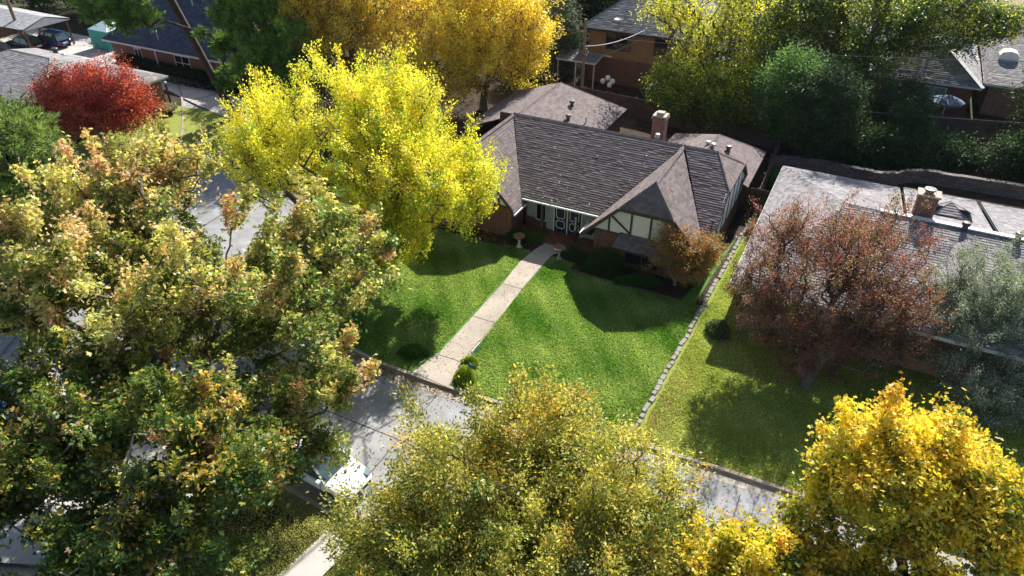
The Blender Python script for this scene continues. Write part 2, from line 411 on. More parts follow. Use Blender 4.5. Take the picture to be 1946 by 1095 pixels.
def tree(name, label, cat, base, lobes, ntips, nleaf, lsize, pal, shape='kite', seed=1, trunk_r=.25, fork=.3, stems=None,
         mat='leaf', bark='bark', group=None, shell=.45, gap=.0, gs=.35, sig=.3, bare=.05, up=.35, twig=.011, lean=(0, 0),
         elong=1.0, keep=.55, along=.35, vary=.18, crownname='crown', bend=None, tuft=1, shoot=0.0, gain=1.3, hp=1.0):
    rs = np.random.RandomState(seed); base = np.array(base, float)
    L = [(np.array(c, float)-base, np.array(r, float)) + tuple(x) for c, r, *x in lobes]
    tips = sample_lobes(rs, L, ntips, shell, gap, gs)
    cen = np.mean([l[0] for l in L], 0); fz = max(.4, cen[2]*fork)
    if stems is None:
        f = np.array([cen[0]*fork*.6 + lean[0], cen[1]*fork*.6 + lean[1], fz])
        st = [((0, 0, -.1), -1), ((f[0]*.3, f[1]*.3, fz*.45), 0), (tuple(f), 1)]
        starts = st
        if bend is not None:
            starts = [((0, 0, -.1), -1)]
            for b in bend: starts.append((tuple(b), len(starts)-1))
    else:
        starts = [((0, 0, -.1), -1), ((0, 0, .15), 0)]
        for s in stems:
            starts.append(((s[0]*.45, s[1]*.45, s[2]*.5), 1)); starts.append((tuple(s), len(starts)-1))
    A_, Pn, tn = skeleton(rs, starts, tips, along)
    if stems is None and bend is None:
        pass
    n = len(A_); r = np.full(n, twig); acc = np.zeros(n); acc[tn] = twig**2.35
    for i in range(n-1, 0, -1):
        if acc[i] == 0: acc[i] = twig**2.35
        acc[Pn[i]] += acc[i]
    r = acc**(1/2.35); r = r*(trunk_r/r[0]) if r[0] > 0 else r
    r = np.maximum(r, twig*.8)
    r[0] *= 1.35
    root = empty(name, tuple(base), 0, label, cat, group)
    o = bpy.data.objects.new('trunk', tubes('trunk', A_, Pn, r, M[bark], 6)); C.objects.link(o); o.parent = root
    # leaves
    nt_ = len(tn); live = rs.uniform(size=nt_) > bare; tl = tn[live]
    tp = A_[tl]; par = A_[Pn[tl]]; dr = tp-par; dr /= np.linalg.norm(dr, axis=1)[:, None]+1e-9
    zmin, zmax = tips[:, 2].min(), tips[:, 2].max()
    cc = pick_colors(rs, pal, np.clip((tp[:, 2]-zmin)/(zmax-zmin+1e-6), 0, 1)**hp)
    per = np.maximum(1, (nleaf/tuft/len(tl)*rs.uniform(.4, 1.7, len(tl))).astype(int)); k = np.repeat(np.arange(len(tl)), per); m = len(k)
    off = rs.normal(size=(m, 3))*sig; al = rs.uniform(-1.1, .9, (m, 1))
    P = tp[k] + off*np.array([1, 1, .7]) + dr[k]*al*sig*1.8*elong
    P[:, 2] = np.maximum(P[:, 2], .06-base[2])
    if shoot:
        sh = rs.uniform(size=len(tl)) < .6; a_ = rs.uniform(0, 1, (m, 1))*shoot*sh[k][:, None]*rs.uniform(.4, 1.2, len(tl))[k][:, None]
        sd_ = dr*.6 + np.array([0, 0, .9]) + rs.normal(size=dr.shape)*.25
        P = np.where(a_ > 0, tp[k] + off*.55 + sd_[k]*a_, P)
    td = None
    if tuft > 1:
        td = P - A_[Pn[tl]][k]; td /= np.linalg.norm(td, axis=1)[:, None]+1e-9; td[:, 2] += .35
        P = np.repeat(P, tuft, 0); k = np.repeat(k, tuft); td = np.repeat(td, tuft, 0); m = len(k)
    h = np.clip((P[:, 2]-zmin)/(zmax-zmin+1e-6), 0, 1)
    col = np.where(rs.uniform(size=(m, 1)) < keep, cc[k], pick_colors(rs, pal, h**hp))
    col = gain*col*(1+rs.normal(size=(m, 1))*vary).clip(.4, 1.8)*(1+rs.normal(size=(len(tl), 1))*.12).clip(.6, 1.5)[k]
    dirs = (P - tp[k])*1.2 + dr[k]*.8 + np.array([0, 0, -.15])
    me = leaves_mesh(crownname, P, lsize, col.clip(0, 1), shape, M[mat], rs, up, dirs if td is None else td*1.3, spread=1.0 if td is None else .62)
    o = bpy.data.objects.new(crownname, me); C.objects.link(o); o.parent = root
    return root
def shrub(name, label, base, r, nleaf, lsize, pal, seed=1, shape='kite', mat='leafdark', group=None, lobes=None, cat='shrub', ntips=60, boxy=False):
    base = np.array(base, float)
    rs = np.random.RandomState(seed)
    root = empty(name, tuple(base), 0, label, cat, group)
    v = rs.normal(size=(nleaf, 3)); v /= np.linalg.norm(v, axis=1)[:, None]; v[:, 2] = np.abs(v[:, 2])*1.15-.15
    q = rs.uniform(0, 1, (nleaf, 1))**.22
    if boxy:
        v = rs.uniform(-1, 1, (nleaf, 3)); ax = rs.randint(0, 3, nleaf); sg = np.sign(rs.uniform(-1, 1, nleaf)); v[np.arange(nleaf), ax] = sg*rs.uniform(.75, 1.02, nleaf)
        v[:, 2] = np.abs(v[:, 2]); q = 1
    b = 1 + .12*np.sin(v[:, :1]*4+seed)*np.cos(v[:, 1:2]*5+seed*2) + (0 if boxy else .1)*np.sin(v[:, 2:]*7+seed)
    P = v*q*b*np.array(r); 
    if boxy is True or boxy:
        c, s_ = math.cos(-A), math.sin(-A); P = np.stack([P[:, 0]*c-P[:, 1]*s_, P[:, 0]*s_+P[:, 1]*c, P[:, 2]], 1)
    P[:, 2] = P[:, 2].clip(.02)
    # inner twigs
    tips = P[rs.choice(nleaf, min(ntips, nleaf), replace=False)]*.8
    A_, Pn, tn = skeleton(rs, [((0, 0, 0), -1), ((0, 0, r[2]*.15), 0)], tips, .1)
    o = bpy.data.objects.new('stem', tubes('stem', A_, Pn, np.where(np.isin(np.arange(len(A_)), tn), .006, .014), M['bark_dark'], 4)); C.objects.link(o); o.parent = root
    h = (P[:, 2]/r[2]).clip(0, 1); col = pick_colors(rs, pal, h)*(1+rs.normal(size=(nleaf, 1))*.2).clip(.5, 1.6)
    me = leaves_mesh('foliage', P, lsize, col.clip(0, 1), shape, M[mat], rs, .3, v*1.2)
    o = bpy.data.objects.new('foliage', me); C.objects.link(o); o.parent = root
    return root

#@@SETTING
# ------------------------------------------------------------------ ground, road, lawns
def sheet(name, poly, z, mat, z0=None, kind='structure', **tg):
    mb = MB()
    if z0 is None: mb.face([(x, y, z) for x, y in poly])
    else: mb.prism([(x, y) for x, y in poly], 'z', z0, z)
    return mb.build(name, mat, None, kind=kind, **tg)
g = MB(); g.face([(-400, -150, 0), (400, -150, 0), (400, 600, 0), (-400, 600, 0)])
g.build('ground', M['ground'], kind='structure')
def xy(s, t): return LP(s, t)[:2]
def smooth_line(pts, n=8):
    out = []; P = [Vector((p[0], p[1])) for p in pts]
    for i in range(len(P)-1):
        p0 = P[max(i-1, 0)]; p1 = P[i]; p2 = P[i+1]; p3 = P[min(i+2, len(P)-1)]
        for k in range(n):
            u = k/n; out.append(tuple(.5*((2*p1)+(p2-p0)*u+(2*p0-5*p1+4*p2-p3)*u*u+(3*p1-p0-3*p2+p3)*u**3)))
    out.append(tuple(P[-1])); return out
def offset_line(L, d):
    out = []
    for i, p in enumerate(L):
        a = Vector(L[max(i-1, 0)]); b = Vector(L[min(i+1, len(L)-1)]); t = (b-a).normalized(); out.append((p[0]-t.y*d, p[1]+t.x*d))
    return out
# lot-side kerb line, from far right round the bend to the back left
KERB = smooth_line([xy(60, .9), xy(30, .9), xy(15, .8), xy(7.7, .45), xy(0, -.15), (-5.1, 25.55), (-7.0, 26.6), (-8.9, 28.0), (-10.3, 29.6), (-11.6, 32.5), (-12.6, 37), (-13.6, 43), (-16.5, 52), (-21, 62), (-27, 74), (-34, 90)], 8)
KERB_S = smooth_line([xy(60, -7.6), xy(30, -7.6), xy(15, -7.6), xy(7.7, -7.9), xy(0, -8.2), xy(-4.5, -8.0), (-12.3, 20.4), (-15.5, 22.3), (-22, 24.5), (-31, 28), (-42, 33), (-60, 42)], 8)
KERB_W = smooth_line([(-60, 52), (-46, 44.5), (-36, 39.0), (-29.5, 37.5), (-26, 39.5), (-24.5, 44), (-26, 52), (-30, 63), (-36, 75), (-43, 92)], 8)
road_poly = KERB_S + KERB_W + KERB[::-1]
mbr = MB()
bmr = bmesh.new(); vs = [bmr.verts.new((x, y, .004)) for x, y in road_poly]; f = bmr.faces.new(vs); bmesh.ops.triangulate(bmr, faces=[f])
me = bpy.data.meshes.new('road'); bmr.to_mesh(me); bmr.free(); me.materials.append(M['road'])
o = bpy.data.objects.new('road', me); C.objects.link(o); tag(o, kind='structure')
def strip(name, line, d0, d1, z0, z1, mat):
    a = offset_line(line, d0); b = offset_line(line, d1); mb = MB()
    for i in range(len(a)-1):
        p, q, r_, s_ = a[i], a[i+1], b[i+1], b[i]
        mb.face([(*p, z1), (*q, z1), (*r_, z1), (*s_, z1)])
        if z0 is not None:
            mb.face([(*p, z0), (*q, z0), (*q, z1), (*p, z1)]); mb.face([(*s_, z0), (*r_, z0), (*r_, z1), (*s_, z1)])
    return mb.build(name, mat, kind='structure')
strip('curb', KERB, 0.0, -.17, 0, .15, M['curb'])
strip('gutter', KERB, 0.0, .5, None, .010, M['gutter'])
strip('curb', KERB_S, 0.0, .17, 0, .15, M['curb'])
strip('gutter', KERB_S, 0.0, -.45, None, .010, M['gutter'])
strip('curb', KERB_W, 0.0, .17, 0, .15, M['curb'])
# pavement joints across the road
mb = MB()
for s in np.arange(-6, 40, 4.6):
    a, b = LP(s, -.1, .009), LP(s, -7.7, .009); dx, dy = cA*.02, -sA*.02
    mb.face([(a[0]-dx, a[1]-dy, .009), (a[0]+dx, a[1]+dy, .009), (b[0]+dx, b[1]+dy, .009), (b[0]-dx, b[1]-dy, .009)])
a, b = LP(-6, -3.9, .013), LP(50, -3.6, .013)
mb.face([(a[0], a[1], .0085), (b[0], b[1], .0085), (b[0]+.02, b[1]+.04, .0085), (a[0]+.02, a[1]+.04, .0085)])
mb.build('road_joints', M['darktrim'], kind='structure')
inner = offset_line(KERB, -.17)
def region(cond): return [p for p in inner if cond(p)]
def lot_s(p): x, y = p[0]-OX, p[1]-OY; return x*cA - y*sA
def lot_t(p): x, y = p[0]-OX, p[1]-OY; return x*sA + y*cA
# main lawn: from the stone border round the bend
edge = [p for p in inner if lot_s(p) < 7.5 and p[1] < 50]
LAWN_H = .12
main_poly = edge + [xy(-16, 22), xy(-11, 16), xy(-10, 12.2), xy(-4.7, 12.0), xy(-3.1, 12.4), xy(-1.3, 12.4), xy(0, 11.7), xy(6.6, 11.4), xy(7.9, 20)]
def poly_obj(name, poly, z, mat, **tg):
    b = bmesh.new(); vs = [b.verts.new((x, y, z)) for x, y in poly]; f = b.faces.new(vs); bmesh.ops.triangulate(b, faces=[f])
    me = bpy.data.meshes.new(name); b.to_mesh(me); b.free(); me.materials.append(mat)
    if me.polygons and me.polygons[0].normal.z < 0: me.flip_normals()
    o = bpy.data.objects.new(name, me); C.objects.link(o); return tag(o, kind='structure', **tg)
bank = [p for p in inner if lot_s(p) < 40] + [xy(-24, 45), xy(40, 45)]
poly_obj('yard_soil', bank, LAWN_H-.02, M['mulch'])
poly_obj('lawn', main_poly, LAWN_H, M['lawn'])
edge2 = [p for p in inner if 7.5 <= lot_s(p) < 34]
poly_obj('neighbour_lawn', [xy(34, 12.5), xy(9.4, 12.5), xy(9.0, 27), xy(8.2, 27), xy(8.1, 20.9), xy(7.55, 1.0)][::1] + edge2[::-1][0:0] + [xy(7.5, .6)] + edge2[::-1], LAWN_H+.001, M['lawn2'])
so = offset_line(KERB_S, .17)
poly_obj('south_lawn', [p for p in so if -14.5 < p[0] < 30] + [(30, -10), (-14.5, -10)], .10, M['lawn3'])
poly_obj('verge', [p for p in so if -60 < p[0] <= -19.5] + [(-19.5, -10), (-60, -10)], .10, M['mulch'])
poly_obj('driveway', [(-19.5, 24.2), (-14.5, 21.9), (-14.0, 18.2), (-14.6, 15), (-16.5, 9), (-18, 0), (-23, 0), (-22, 9), (-20.5, 17)], .11, M['drive'])
poly_obj('pavement', [(-7.0, 16.7), (-5.9, 16.1), (-8.3, 12.5), (-9.6, 13.1)], .108, M['drive'])
poly_obj('island_soil', [p for p in offset_line(KERB_W, .17)] + [(-60, 92)], .10, M['mulch'])
poly_obj('corner_lawn', [LP(s, t)[:2] for s, t in [(-43, 13), (-42, 20), (-37.5, 20.5), (-33, 19), (-31, 16), (-33, 9), (-40, 6)]], .115, M['lawn2'])
poly_obj('neighbour_driveway', [LP(s, t)[:2] for s, t in [(-56, 27), (-56, 22.5), (-45, 22.4), (-40, 21), (-29, 18.5), (-28, 22), (-36, 23.6), (-42, 24.6)]], .125, M['drive'])
poly_obj('carport_slab', [LP(s, t)[:2] for s, t in [(-76, 31), (-76, 22), (-56.2, 21), (-56.2, 27), (-59, 31)]], .118, M['drive'])
poly_obj('back_lawn', [LP(s, t)[:2] for s, t in [(-70, 34), (-57, 31.5), (-57, 40), (-75, 44)]], .113, M['lawn2'])
poly_obj('field', [(30, 92), (120, 80), (140, 170), (20, 170)], .02, M['field'])
# front walk
mb = MB()
wl = [(-3.2, -.05), (-2.8, 1.8), (-2.8, 8.5), (-2.95, 10.9), (-2.75, 12.6), (-2.5, 13.6)]
wr = [(-1.15, -.2), (-1.25, 1.4), (-1.6, 8.6), (-1.6, 10.9), (-1.55, 12.6), (-1.0, 13.6)]
for i in range(len(wl)-1):
    mb.prism([LP(*wl[i])[:2], LP(*wr[i])[:2], LP(*wr[i+1])[:2], LP(*wl[i+1])[:2]], 'z', .1, .165)
mb.build('walkway', M['walk'], kind='structure')
mb = MB()
for t in (1.6, 5.1, 8.5):
    mb.bar(LP(-2.83, t, .1665), LP(-1.5, t+.02, .1665), .035, .004)
mb.build('walkway_joints', M['mulch'], kind='structure')

# grass blades, denser where the camera is near
def grass(name, poly_fn, n, bbox, z, size, c1, c2, seed, patchy=0):
    rs = np.random.RandomState(seed)
    S = rs.uniform(bbox[0], bbox[1], n*2); T = rs.uniform(bbox[2], bbox[3], n*2); k = poly_fn(S, T); S, T = S[k][:n], T[k][:n]
    P = np.stack([OX+S*cA+T*sA, OY-S*sA+T*cA, np.full(len(S), z)], 1)
    f = (np.sin(S*1.3+np.sin(T*.9)*2)+np.sin(T*1.7+S*.6)+np.sin(S*4.1+T*3.3)*.6)/5.2+.5
    f = np.clip((f-.5)*1.1+.48 + .13*np.sin(S*.55+2*np.sin(T*.33))*np.sin(T*.7+S*.21) + rs.normal(size=len(S))*.2, 0, 1)[:, None]
    col = (np.array(c1)*(1-f)+np.array(c2)*f)*(1+rs.normal(size=(len(S), 1))*.2).clip(.5, 1.6)
    if patchy:
        w = np.clip(1.25-(S-7.7)/1.6, 0, 1)*np.clip(1.2-T/9, 0, 1)*(.55+.45*np.sin(S*3.1+T*1.9)*np.sin(T*2.3)) ; br = rs.uniform(size=len(S)) < w
        col[br] = np.array([.40, .31, .17])*(1+rs.normal(size=(br.sum(), 1))*.2)
    d = np.tile(np.array([[0.05, -.25, 1.1]]), (len(S), 1))
    me = leaves_mesh(name, P, size, col.clip(0, 1), 'quad' if False else 'kite', M['blade'], rs, 0, d, spread=.55)
    V = np.zeros(len(me.vertices)*3); me.vertices.foreach_get('co', V)
    o = bpy.data.objects.new(name, me); C.objects.link(o)
    return o
kl_s = np.array([lot_s(p) for p in inner]); kl_t = np.array([lot_t(p) for p in inner]); oo = np.argsort(kl_s)
def kerb_t(S): return np.interp(S, kl_s[oo], kl_t[oo])
def in_main(S, T):
    kt = kerb_t(S)
    walk = (S > -3.0-.35*(T < 1.5)) & (S < np.where(T < 2, -1.15, -1.5)) & (T < 14)
    X = OX+S*cA+T*sA; Y = OY-S*sA+T*cA
    lim = np.interp(Y, [25, 28, 29.8, 32.5, 37, 43], [-5, -8.7, -10.1, -11.4, -12.4, -13.4])
    return (T > kt+.05) & ~walk & (S < 7.45+T*.03) & (X > lim+.05) & (T < np.where(S < -4.7, 12.0, np.where(S > 0, 11.5, 12.4)) + np.where(S < -10, 5, 0))
tag(grass('lawn_grass', in_main, 330000, (-13, 8.1, -1, 17), LAWN_H, .075, (.12, .28, .04), (.46, .56, .24), 3), 'short bright green grass blades of the lawn before the tudor house', 'grass', kind='stuff')
def in_nb(S, T): return (T > kerb_t(S)+.05) & (S > 7.75+T*.03) & (T < np.where(S < 9.2, 26, 12.3))
tag(grass('neighbour_grass', in_nb, 210000, (7.5, 26, 0, 26), LAWN_H, .065, (.30, .39, .07), (.57, .60, .25), 4, 1), 'yellow green grass of the lawn right of the stone border', 'grass', kind='stuff')
def in_south(S, T):
    Y = OY-S*sA+T*cA; X = OX+S*cA+T*sA
    return (T < -8.5) & (X > -14) & ~((X < -5.5) & (X > -9.8) & (Y < 17) & (Y > 12) & (np.abs((X+7.6)-(Y-14.6)*.65) < .75))
tag(grass('south_grass', in_south, 60000, (-9, 10, -13, -8.2), .10, .06, (.30, .31, .09), (.48, .45, .17), 5), 'dry yellowish grass of the lawn beside the white car', 'grass', kind='stuff')

#@@MAIN
# ------------------------------------------------------------------ main tudor house (lot frame)
HS, HT = 0.0, 19.0
H = lot_empty('tudor_house', HS, HT, .1, 'brown shingled tudor house with white half timbered gables and navy double doors', 'house')
OFF = (HS, HT, .1)
def hb(): return MB(OFF)
zr = 5.6
RX = 3.8; RZ = 5.55  # right cross gable ridge
main_planes = [
 [(-7.6, 19.4, zr), (3.85, 19.4, zr), (.55, 14.3, 2.5), (-4.5, 14.3, 2.5)],
 [(3.85, 19.4, zr), (5.85, 19.4, zr), (7.25, 17.2, 4.27), (7.25, 14.3, 2.5), (6.75, 14.3, 2.5)],
 [(5.85, 19.4, zr), (7.25, 21.5, 4.27), (7.25, 17.2, 4.27)],
 [(5.85, 19.4, zr), (-8.6, 19.4, zr), (-11, 23.7, 2.5), (7.25, 23.7, 2.5), (7.25, 21.5, 4.27)],
]
right_cross = [
 [(RX, 14.0, RZ), (RX, 19.4, RZ), (.6, 14.3, 2.5), (.6, 12.9, 2.5), (2.2, 12.9, 4.1)],
 [(.6, 12.9, 2.5), (.6, 14.3, 2.5), (.05, 14.3, 1.95), (.05, 12.9, 1.95)],
 [(RX, 14.0, RZ), (RX, 19.4, RZ), (6.75, 14.3, 2.5), (6.75, 12.9, 2.5), (5.3, 12.9, 4.1)],
 [(6.75, 12.9, 2.5), (6.75, 14.3, 2.5), (7.2, 14.3, 2.0), (7.2, 12.9, 2.0)],
 [(RX, 14.0, RZ), (2.2, 12.9, 4.1), (5.3, 12.9, 4.1)],
]
LX = -7.6
left_cross = [
 [(LX, 14.0, RZ), (LX, 19.4, RZ), (-4.5, 14.3, 2.5), (-4.5, 12.9, 2.5), (-6.05, 12.9, 4.1)],
 [(-4.5, 12.9, 2.5), (-4.5, 14.3, 2.5), (-4.2, 14.3, 2.15), (-4.2, 12.7, 2.15)],
 [(LX, 14.0, RZ), (LX, 19.4, RZ), (-10.7, 19.4, 2.5), (-10.7, 12.9, 2.5), (-9.15, 12.9, 4.1)],
 [(LX, 14.0, RZ), (-9.15, 12.9, 4.1), (-6.05, 12.9, 4.1)],
 [(LX, 19.4, zr), (-10.9, 19.4, 2.4), (-11, 23.7, 2.4)],
]
roof_obj('roof', main_planes, M['shingle'], H, OFF, [((-7.6, 19.4, zr), (5.85, 19.4, zr)), ((5.85, 19.4, zr), (7.25, 17.2, 4.27)), ((5.85, 19.4, zr), (7.25, 21.5, 4.27))], lift=.026, e=.158, jitter=.4, tab=(.22, .42))
roof_obj('roof', right_cross, M['shingle'], H, OFF, [((RX, 19.4, RZ), (RX, 14.0, RZ)), ((RX, 14, RZ), (2.2, 12.9, 4.1)), ((RX, 14, RZ), (5.3, 12.9, 4.1))], lift=.022, e=.172)
roof_obj('roof', left_cross, M['shingle'], H, OFF, [((LX, 19.4, RZ), (LX, 14.0, RZ))], lift=.022, e=.172)
# garage wing at the back left, family wing at the back right
gw = [[(-8.5, 22, 4.5), (-8.5, 29.2, 4.5), (-3.7, 31.3, 2.5), (-3.7, 22, 2.5)], [(-8.5, 22, 4.5), (-8.5, 29.2, 4.5), (-13.3, 31.3, 2.5), (-13.3, 22, 2.5)],
      [(-8.5, 29.2, 4.5), (-13.3, 31.3, 2.5), (-3.7, 31.3, 2.5)]]
roof_obj('roof', gw, M['shingle'], H, OFF, [((-8.5, 22, 4.5), (-8.5, 29.2, 4.5)), ((-8.5, 29.2, 4.5), (-3.7, 31.3, 2.5))], lift=.016, e=.165)
fw = [[(1.2, 22, 2.9), (4.6, 22, 4.0), (4.6, 25.9, 4.0), (1.2, 28.0, 2.5)], [(4.6, 22, 4.0), (7.6, 22, 2.5), (7.6, 28.0, 2.5), (4.6, 25.9, 4.0)], [(4.6, 25.9, 4.0), (1.2, 28, 2.5), (7.6, 28, 2.5)]]
roof_obj('roof', fw, M['shingle'], H, OFF, [((4.6, 25.9, 4.0), (7.6, 28.0, 2.5)), ((4.6, 23, 4.0), (4.6, 25.9, 4.0))], lift=.016, e=.165)
# walls
w = hb()
w.box(-4.6, 15.1, .1, .7, 15.3, 2.75)             # porch back wall
w.box(.7, 13.4, .1, .9, 15.1, 2.2)
w.box(.9, 13.4, .1, 6.9, 13.6, 2.15)
w.box(6.7, 13.6, .1, 6.9, 14.3, 2.15); w.box(6.9, 14.3, .1, 7.1, 23.0, 2.3)
w.box(-4.9, 13.3, .1, -4.7, 15.1, 2.3)
w.box(-10.4, 13.3, .1, -4.9, 13.5, 2.2)
w.box(-10.4, 13.5, .1, -10.2, 31.0, 2.45)
w.box(-13.0, 22.2, .1, -12.8, 31.0, 2.45); w.box(-4.2, 22.8, .1, -4.0, 31.0, 2.45)
w.box(-10.2, 22.8, .1, 6.7, 23.0, 2.5)
w.box(1.7, 23, .1, 1.9, 27.6, 2.5); w.box(7.0, 23, .1, 7.2, 27.6, 2.5); w.box(1.9, 27.4, .1, 7.0, 27.6, 2.5)
w.build('wall', M['brick'], H)
# stucco gable panels
st = hb()
st.prism([(.45, 2.15), (6.6, 2.15), (6.3, 2.9), (5.2, 3.98), (2.3, 3.98), (.5, 2.25)], 't', 13.42, 13.58)
st.build('gable_panel', M['stucco'], H)
st = hb(); st.prism([(-10.4, 2.2), (-4.75, 2.2), (-6.1, 3.98), (-9.1, 3.98)], 't', 13.32, 13.48); st.build('gable_panel', M['stucco'], H)
st = hb(); st.prism([(14.5, 1.75), (23.3, 1.75), (23.3, 2.6), (21.0, 4.2), (17.0, 4.2), (14.5, 2.45)], 's', 7.1, 7.14); st.build('gable_panel', M['stucco'], H)
# half timbering
tb = hb()
for s, z1 in ((1.55, 3.25), (2.85, 3.95), (3.98, 3.95), (5.1, 3.95)): tb.box(s-.055, 13.36, 2.15, s+.055, 13.42, z1)
tb.bar((1.6, 13.385, 3.3), (2.83, 13.385, 2.35), .05, .11, (0, 0, 1))
tb.bar((.45, 13.38, 2.17), (6.6, 13.38, 2.17), .05, .10)
tb.build('timbering', M['timber'], H)
tb = hb()
for s, z1 in ((-5.55, 3.1), (-6.9, 3.95), (-8.2, 3.95)): tb.box(s-.055, 13.26, 2.2, s+.055, 13.32, z1)
tb.bar((-10.4, 13.28, 2.2), (-4.75, 13.28, 2.2), .05, .11); tb.build('timbering', M['timber'], H)
tb = hb()
for t in (16, 17.2, 18.4, 19.6, 20.8, 22): tb.box(7.14, t-.05, 1.75, 7.17, t+.05, 4.2 - max(0, abs(t-19)-2)*.7)
tb.build('timbering', M['timber'], H)
# rake and fascia boards, soffits
def rake(a, b, w=.05, h=.2, dz=-.10):
    fb = hb(); fb.bar((a[0], a[1], a[2]+dz), (b[0], b[1], b[2]+dz), w, h); fb.build('fascia', M['timber'], H)
rake((.05, 12.9, 1.95), (2.2, 12.9, 4.1)); rake((2.2, 12.9, 4.1), (5.3, 12.9, 4.1)); rake((5.3, 12.9, 4.1), (7.2, 12.9, 2.0))
rake((-4.2, 12.85, 2.15), (-6.05, 12.9, 4.1)); rake((-6.05, 12.9, 4.1), (-9.15, 12.9, 4.1)); rake((-9.15, 12.9, 4.1), (-10.7, 12.9, 2.5))
rake((7.25, 14.3, 2.5), (7.25, 17.2, 4.27)); rake((7.25, 21.5, 4.27), (7.25, 23.7, 2.5)); rake((7.25, 17.2, 4.27), (7.25, 21.5, 4.27))
rake((-3.7, 22, 2.5), (-3.7, 31.3, 2.5)); rake((-3.7, 31.3, 2.5), (-13.3, 31.3, 2.5)); rake((-13.3, 22, 2.5), (-13.3, 31.3, 2.5))
rake((7.6, 22, 2.5), (7.6, 28, 2.5)); rake((1.2, 28, 2.5), (7.6, 28, 2.5)); rake((1.2, 24, 2.5), (1.2, 28, 2.5)); rake((-3.7, 23.7, 2.5), (7.25, 23.7, 2.5))
sf = hb(); sf.box(-4.5, 14.36, 2.3, .6, 15.1, 2.34); sf.box(.1, 12.95, 1.9, .7, 14.3, 1.93); sf.build('soffit', M['timber'], H)
# white gutters
gt = hb(); gt.box(-4.42, 14.2, 2.40, .55, 14.3, 2.50); gt.build('gutter', M['white'], H)
gt = hb(); gt.box(-.04, 12.88, 1.86, .04, 14.3, 1.96); gt.build('gutter', M['white'], H)
gt = hb(); gt.box(-4.22, 12.68, 2.06, -4.13, 14.3, 2.16); gt.build('gutter', M['white'], H)
# porch: floor, siding, window, doors, posts
pf = hb(); pf.box(-4.6, 13.6, .1, .7, 15.1, .26); pf.build('porch_floor', M['brick'], H)
for a, b, z0 in ((-4.45, -3.85, .9), (-3.1, -2.62, .3), (-.72, .35, .3)):
    x = a; sg = hb()
    while x < b-.02: sg.box(x, 15.06, z0, min(x+.085, b), 15.1, 2.45); x += .1
    sg.build('siding', M['panel'], H)
wf = hb()
for a in (-3.84, -3.18): wf.box(a, 15.0, .85, a+.06, 15.1, 2.45)
wf.box(-3.84, 15.0, .80, -3.12, 15.1, .86)
fr = wf.build('window', M['offwhite'], H); p = hb(); p.box(-3.78, 15.04, .86, -3.18, 15.09, 2.45); p.build('pane', M['glass'], fr)
df = hb()
for a in (-2.62, -1.73, -.78): df.box(a, 15.0, .26, a+.07, 15.09, 2.45)
df.build('door_frame', M['white'], H)
def door(s0, s1):
    d = hb(); d.box(s0, 15.03, .3, s1, 15.08, 2.42); dd = d.build('door', M['navy'], H)
    c = (s0+s1)/2; hw = (s1-s0)*.34
    for z0, z1 in ((.55, 1.12), (1.24, 2.25)):
        m = hb(); q = .11
        pts = [(c-hw+q, z0), (c, z0+.05), (c+hw-q, z0), (c+hw-q*.7, z0+q*.7), (c+hw, z0+q), (c+hw, z1-q), (c+hw-q*.7, z1-q*.7), (c+hw-q, z1), (c, z1-.05), (c-hw+q, z1), (c-hw+q*.7, z1-q*.7), (c-hw, z1-q), (c-hw, z0+q), (c-hw+q*.7, z0+q*.7)]
        for i in range(len(pts)):
            a, b = pts[i], pts[(i+1) % len(pts)]; m.bar((a[0], 15.02, a[1]), (b[0], 15.02, b[1]), .04, .04, (0, 1, 0))
        m.build('moulding', M['white'], dd)
    k = hb(); k.tube([(s1-.09 if s0 < -2 else s0+.09, 15.0, 1.2), (s1-.09 if s0 < -2 else s0+.09, 15.03, 1.2)], .03, 8); k.build('handle', M['metal'], dd)
door(-2.55, -1.74); door(-1.65, -.79)
ps = hb(); ps.box(-3.2, 14.35, .26, -3.06, 14.5, 2.3); ps.build('post', M['timber'], H)
ps = hb(); ps.box(-.95, 14.35, .26, -.81, 14.5, 2.3); pp = ps.build('post', M['darktrim'], H)
# pale numerals one above another on the post
def text_mesh(txt, size, name, mat, parent, loc, rot, ext=.01):
    cu = bpy.data.curves.new(name, 'FONT'); cu.body = txt; cu.size = size; cu.extrude = ext; cu.align_x = 'CENTER'; cu.align_y = 'CENTER'; cu.space_line = .8
    to = bpy.data.objects.new('tmp', cu); C.objects.link(to)
    dg = bpy.context.evaluated_depsgraph_get(); me = bpy.data.meshes.new_from_object(to.evaluated_get(dg)); bpy.data.objects.remove(to)
    me.materials.clear(); me.materials.append(mat); o = bpy.data.objects.new(name, me); C.objects.link(o); o.parent = parent; o.location = loc; o.rotation_euler = rot
    return o
text_mesh('4\n3\n2\n8', .30, 'house_number', M['white'], pp, (-.88-OFF[0], 14.34-OFF[1], 1.55-OFF[2]), (R(90), 0, 0))
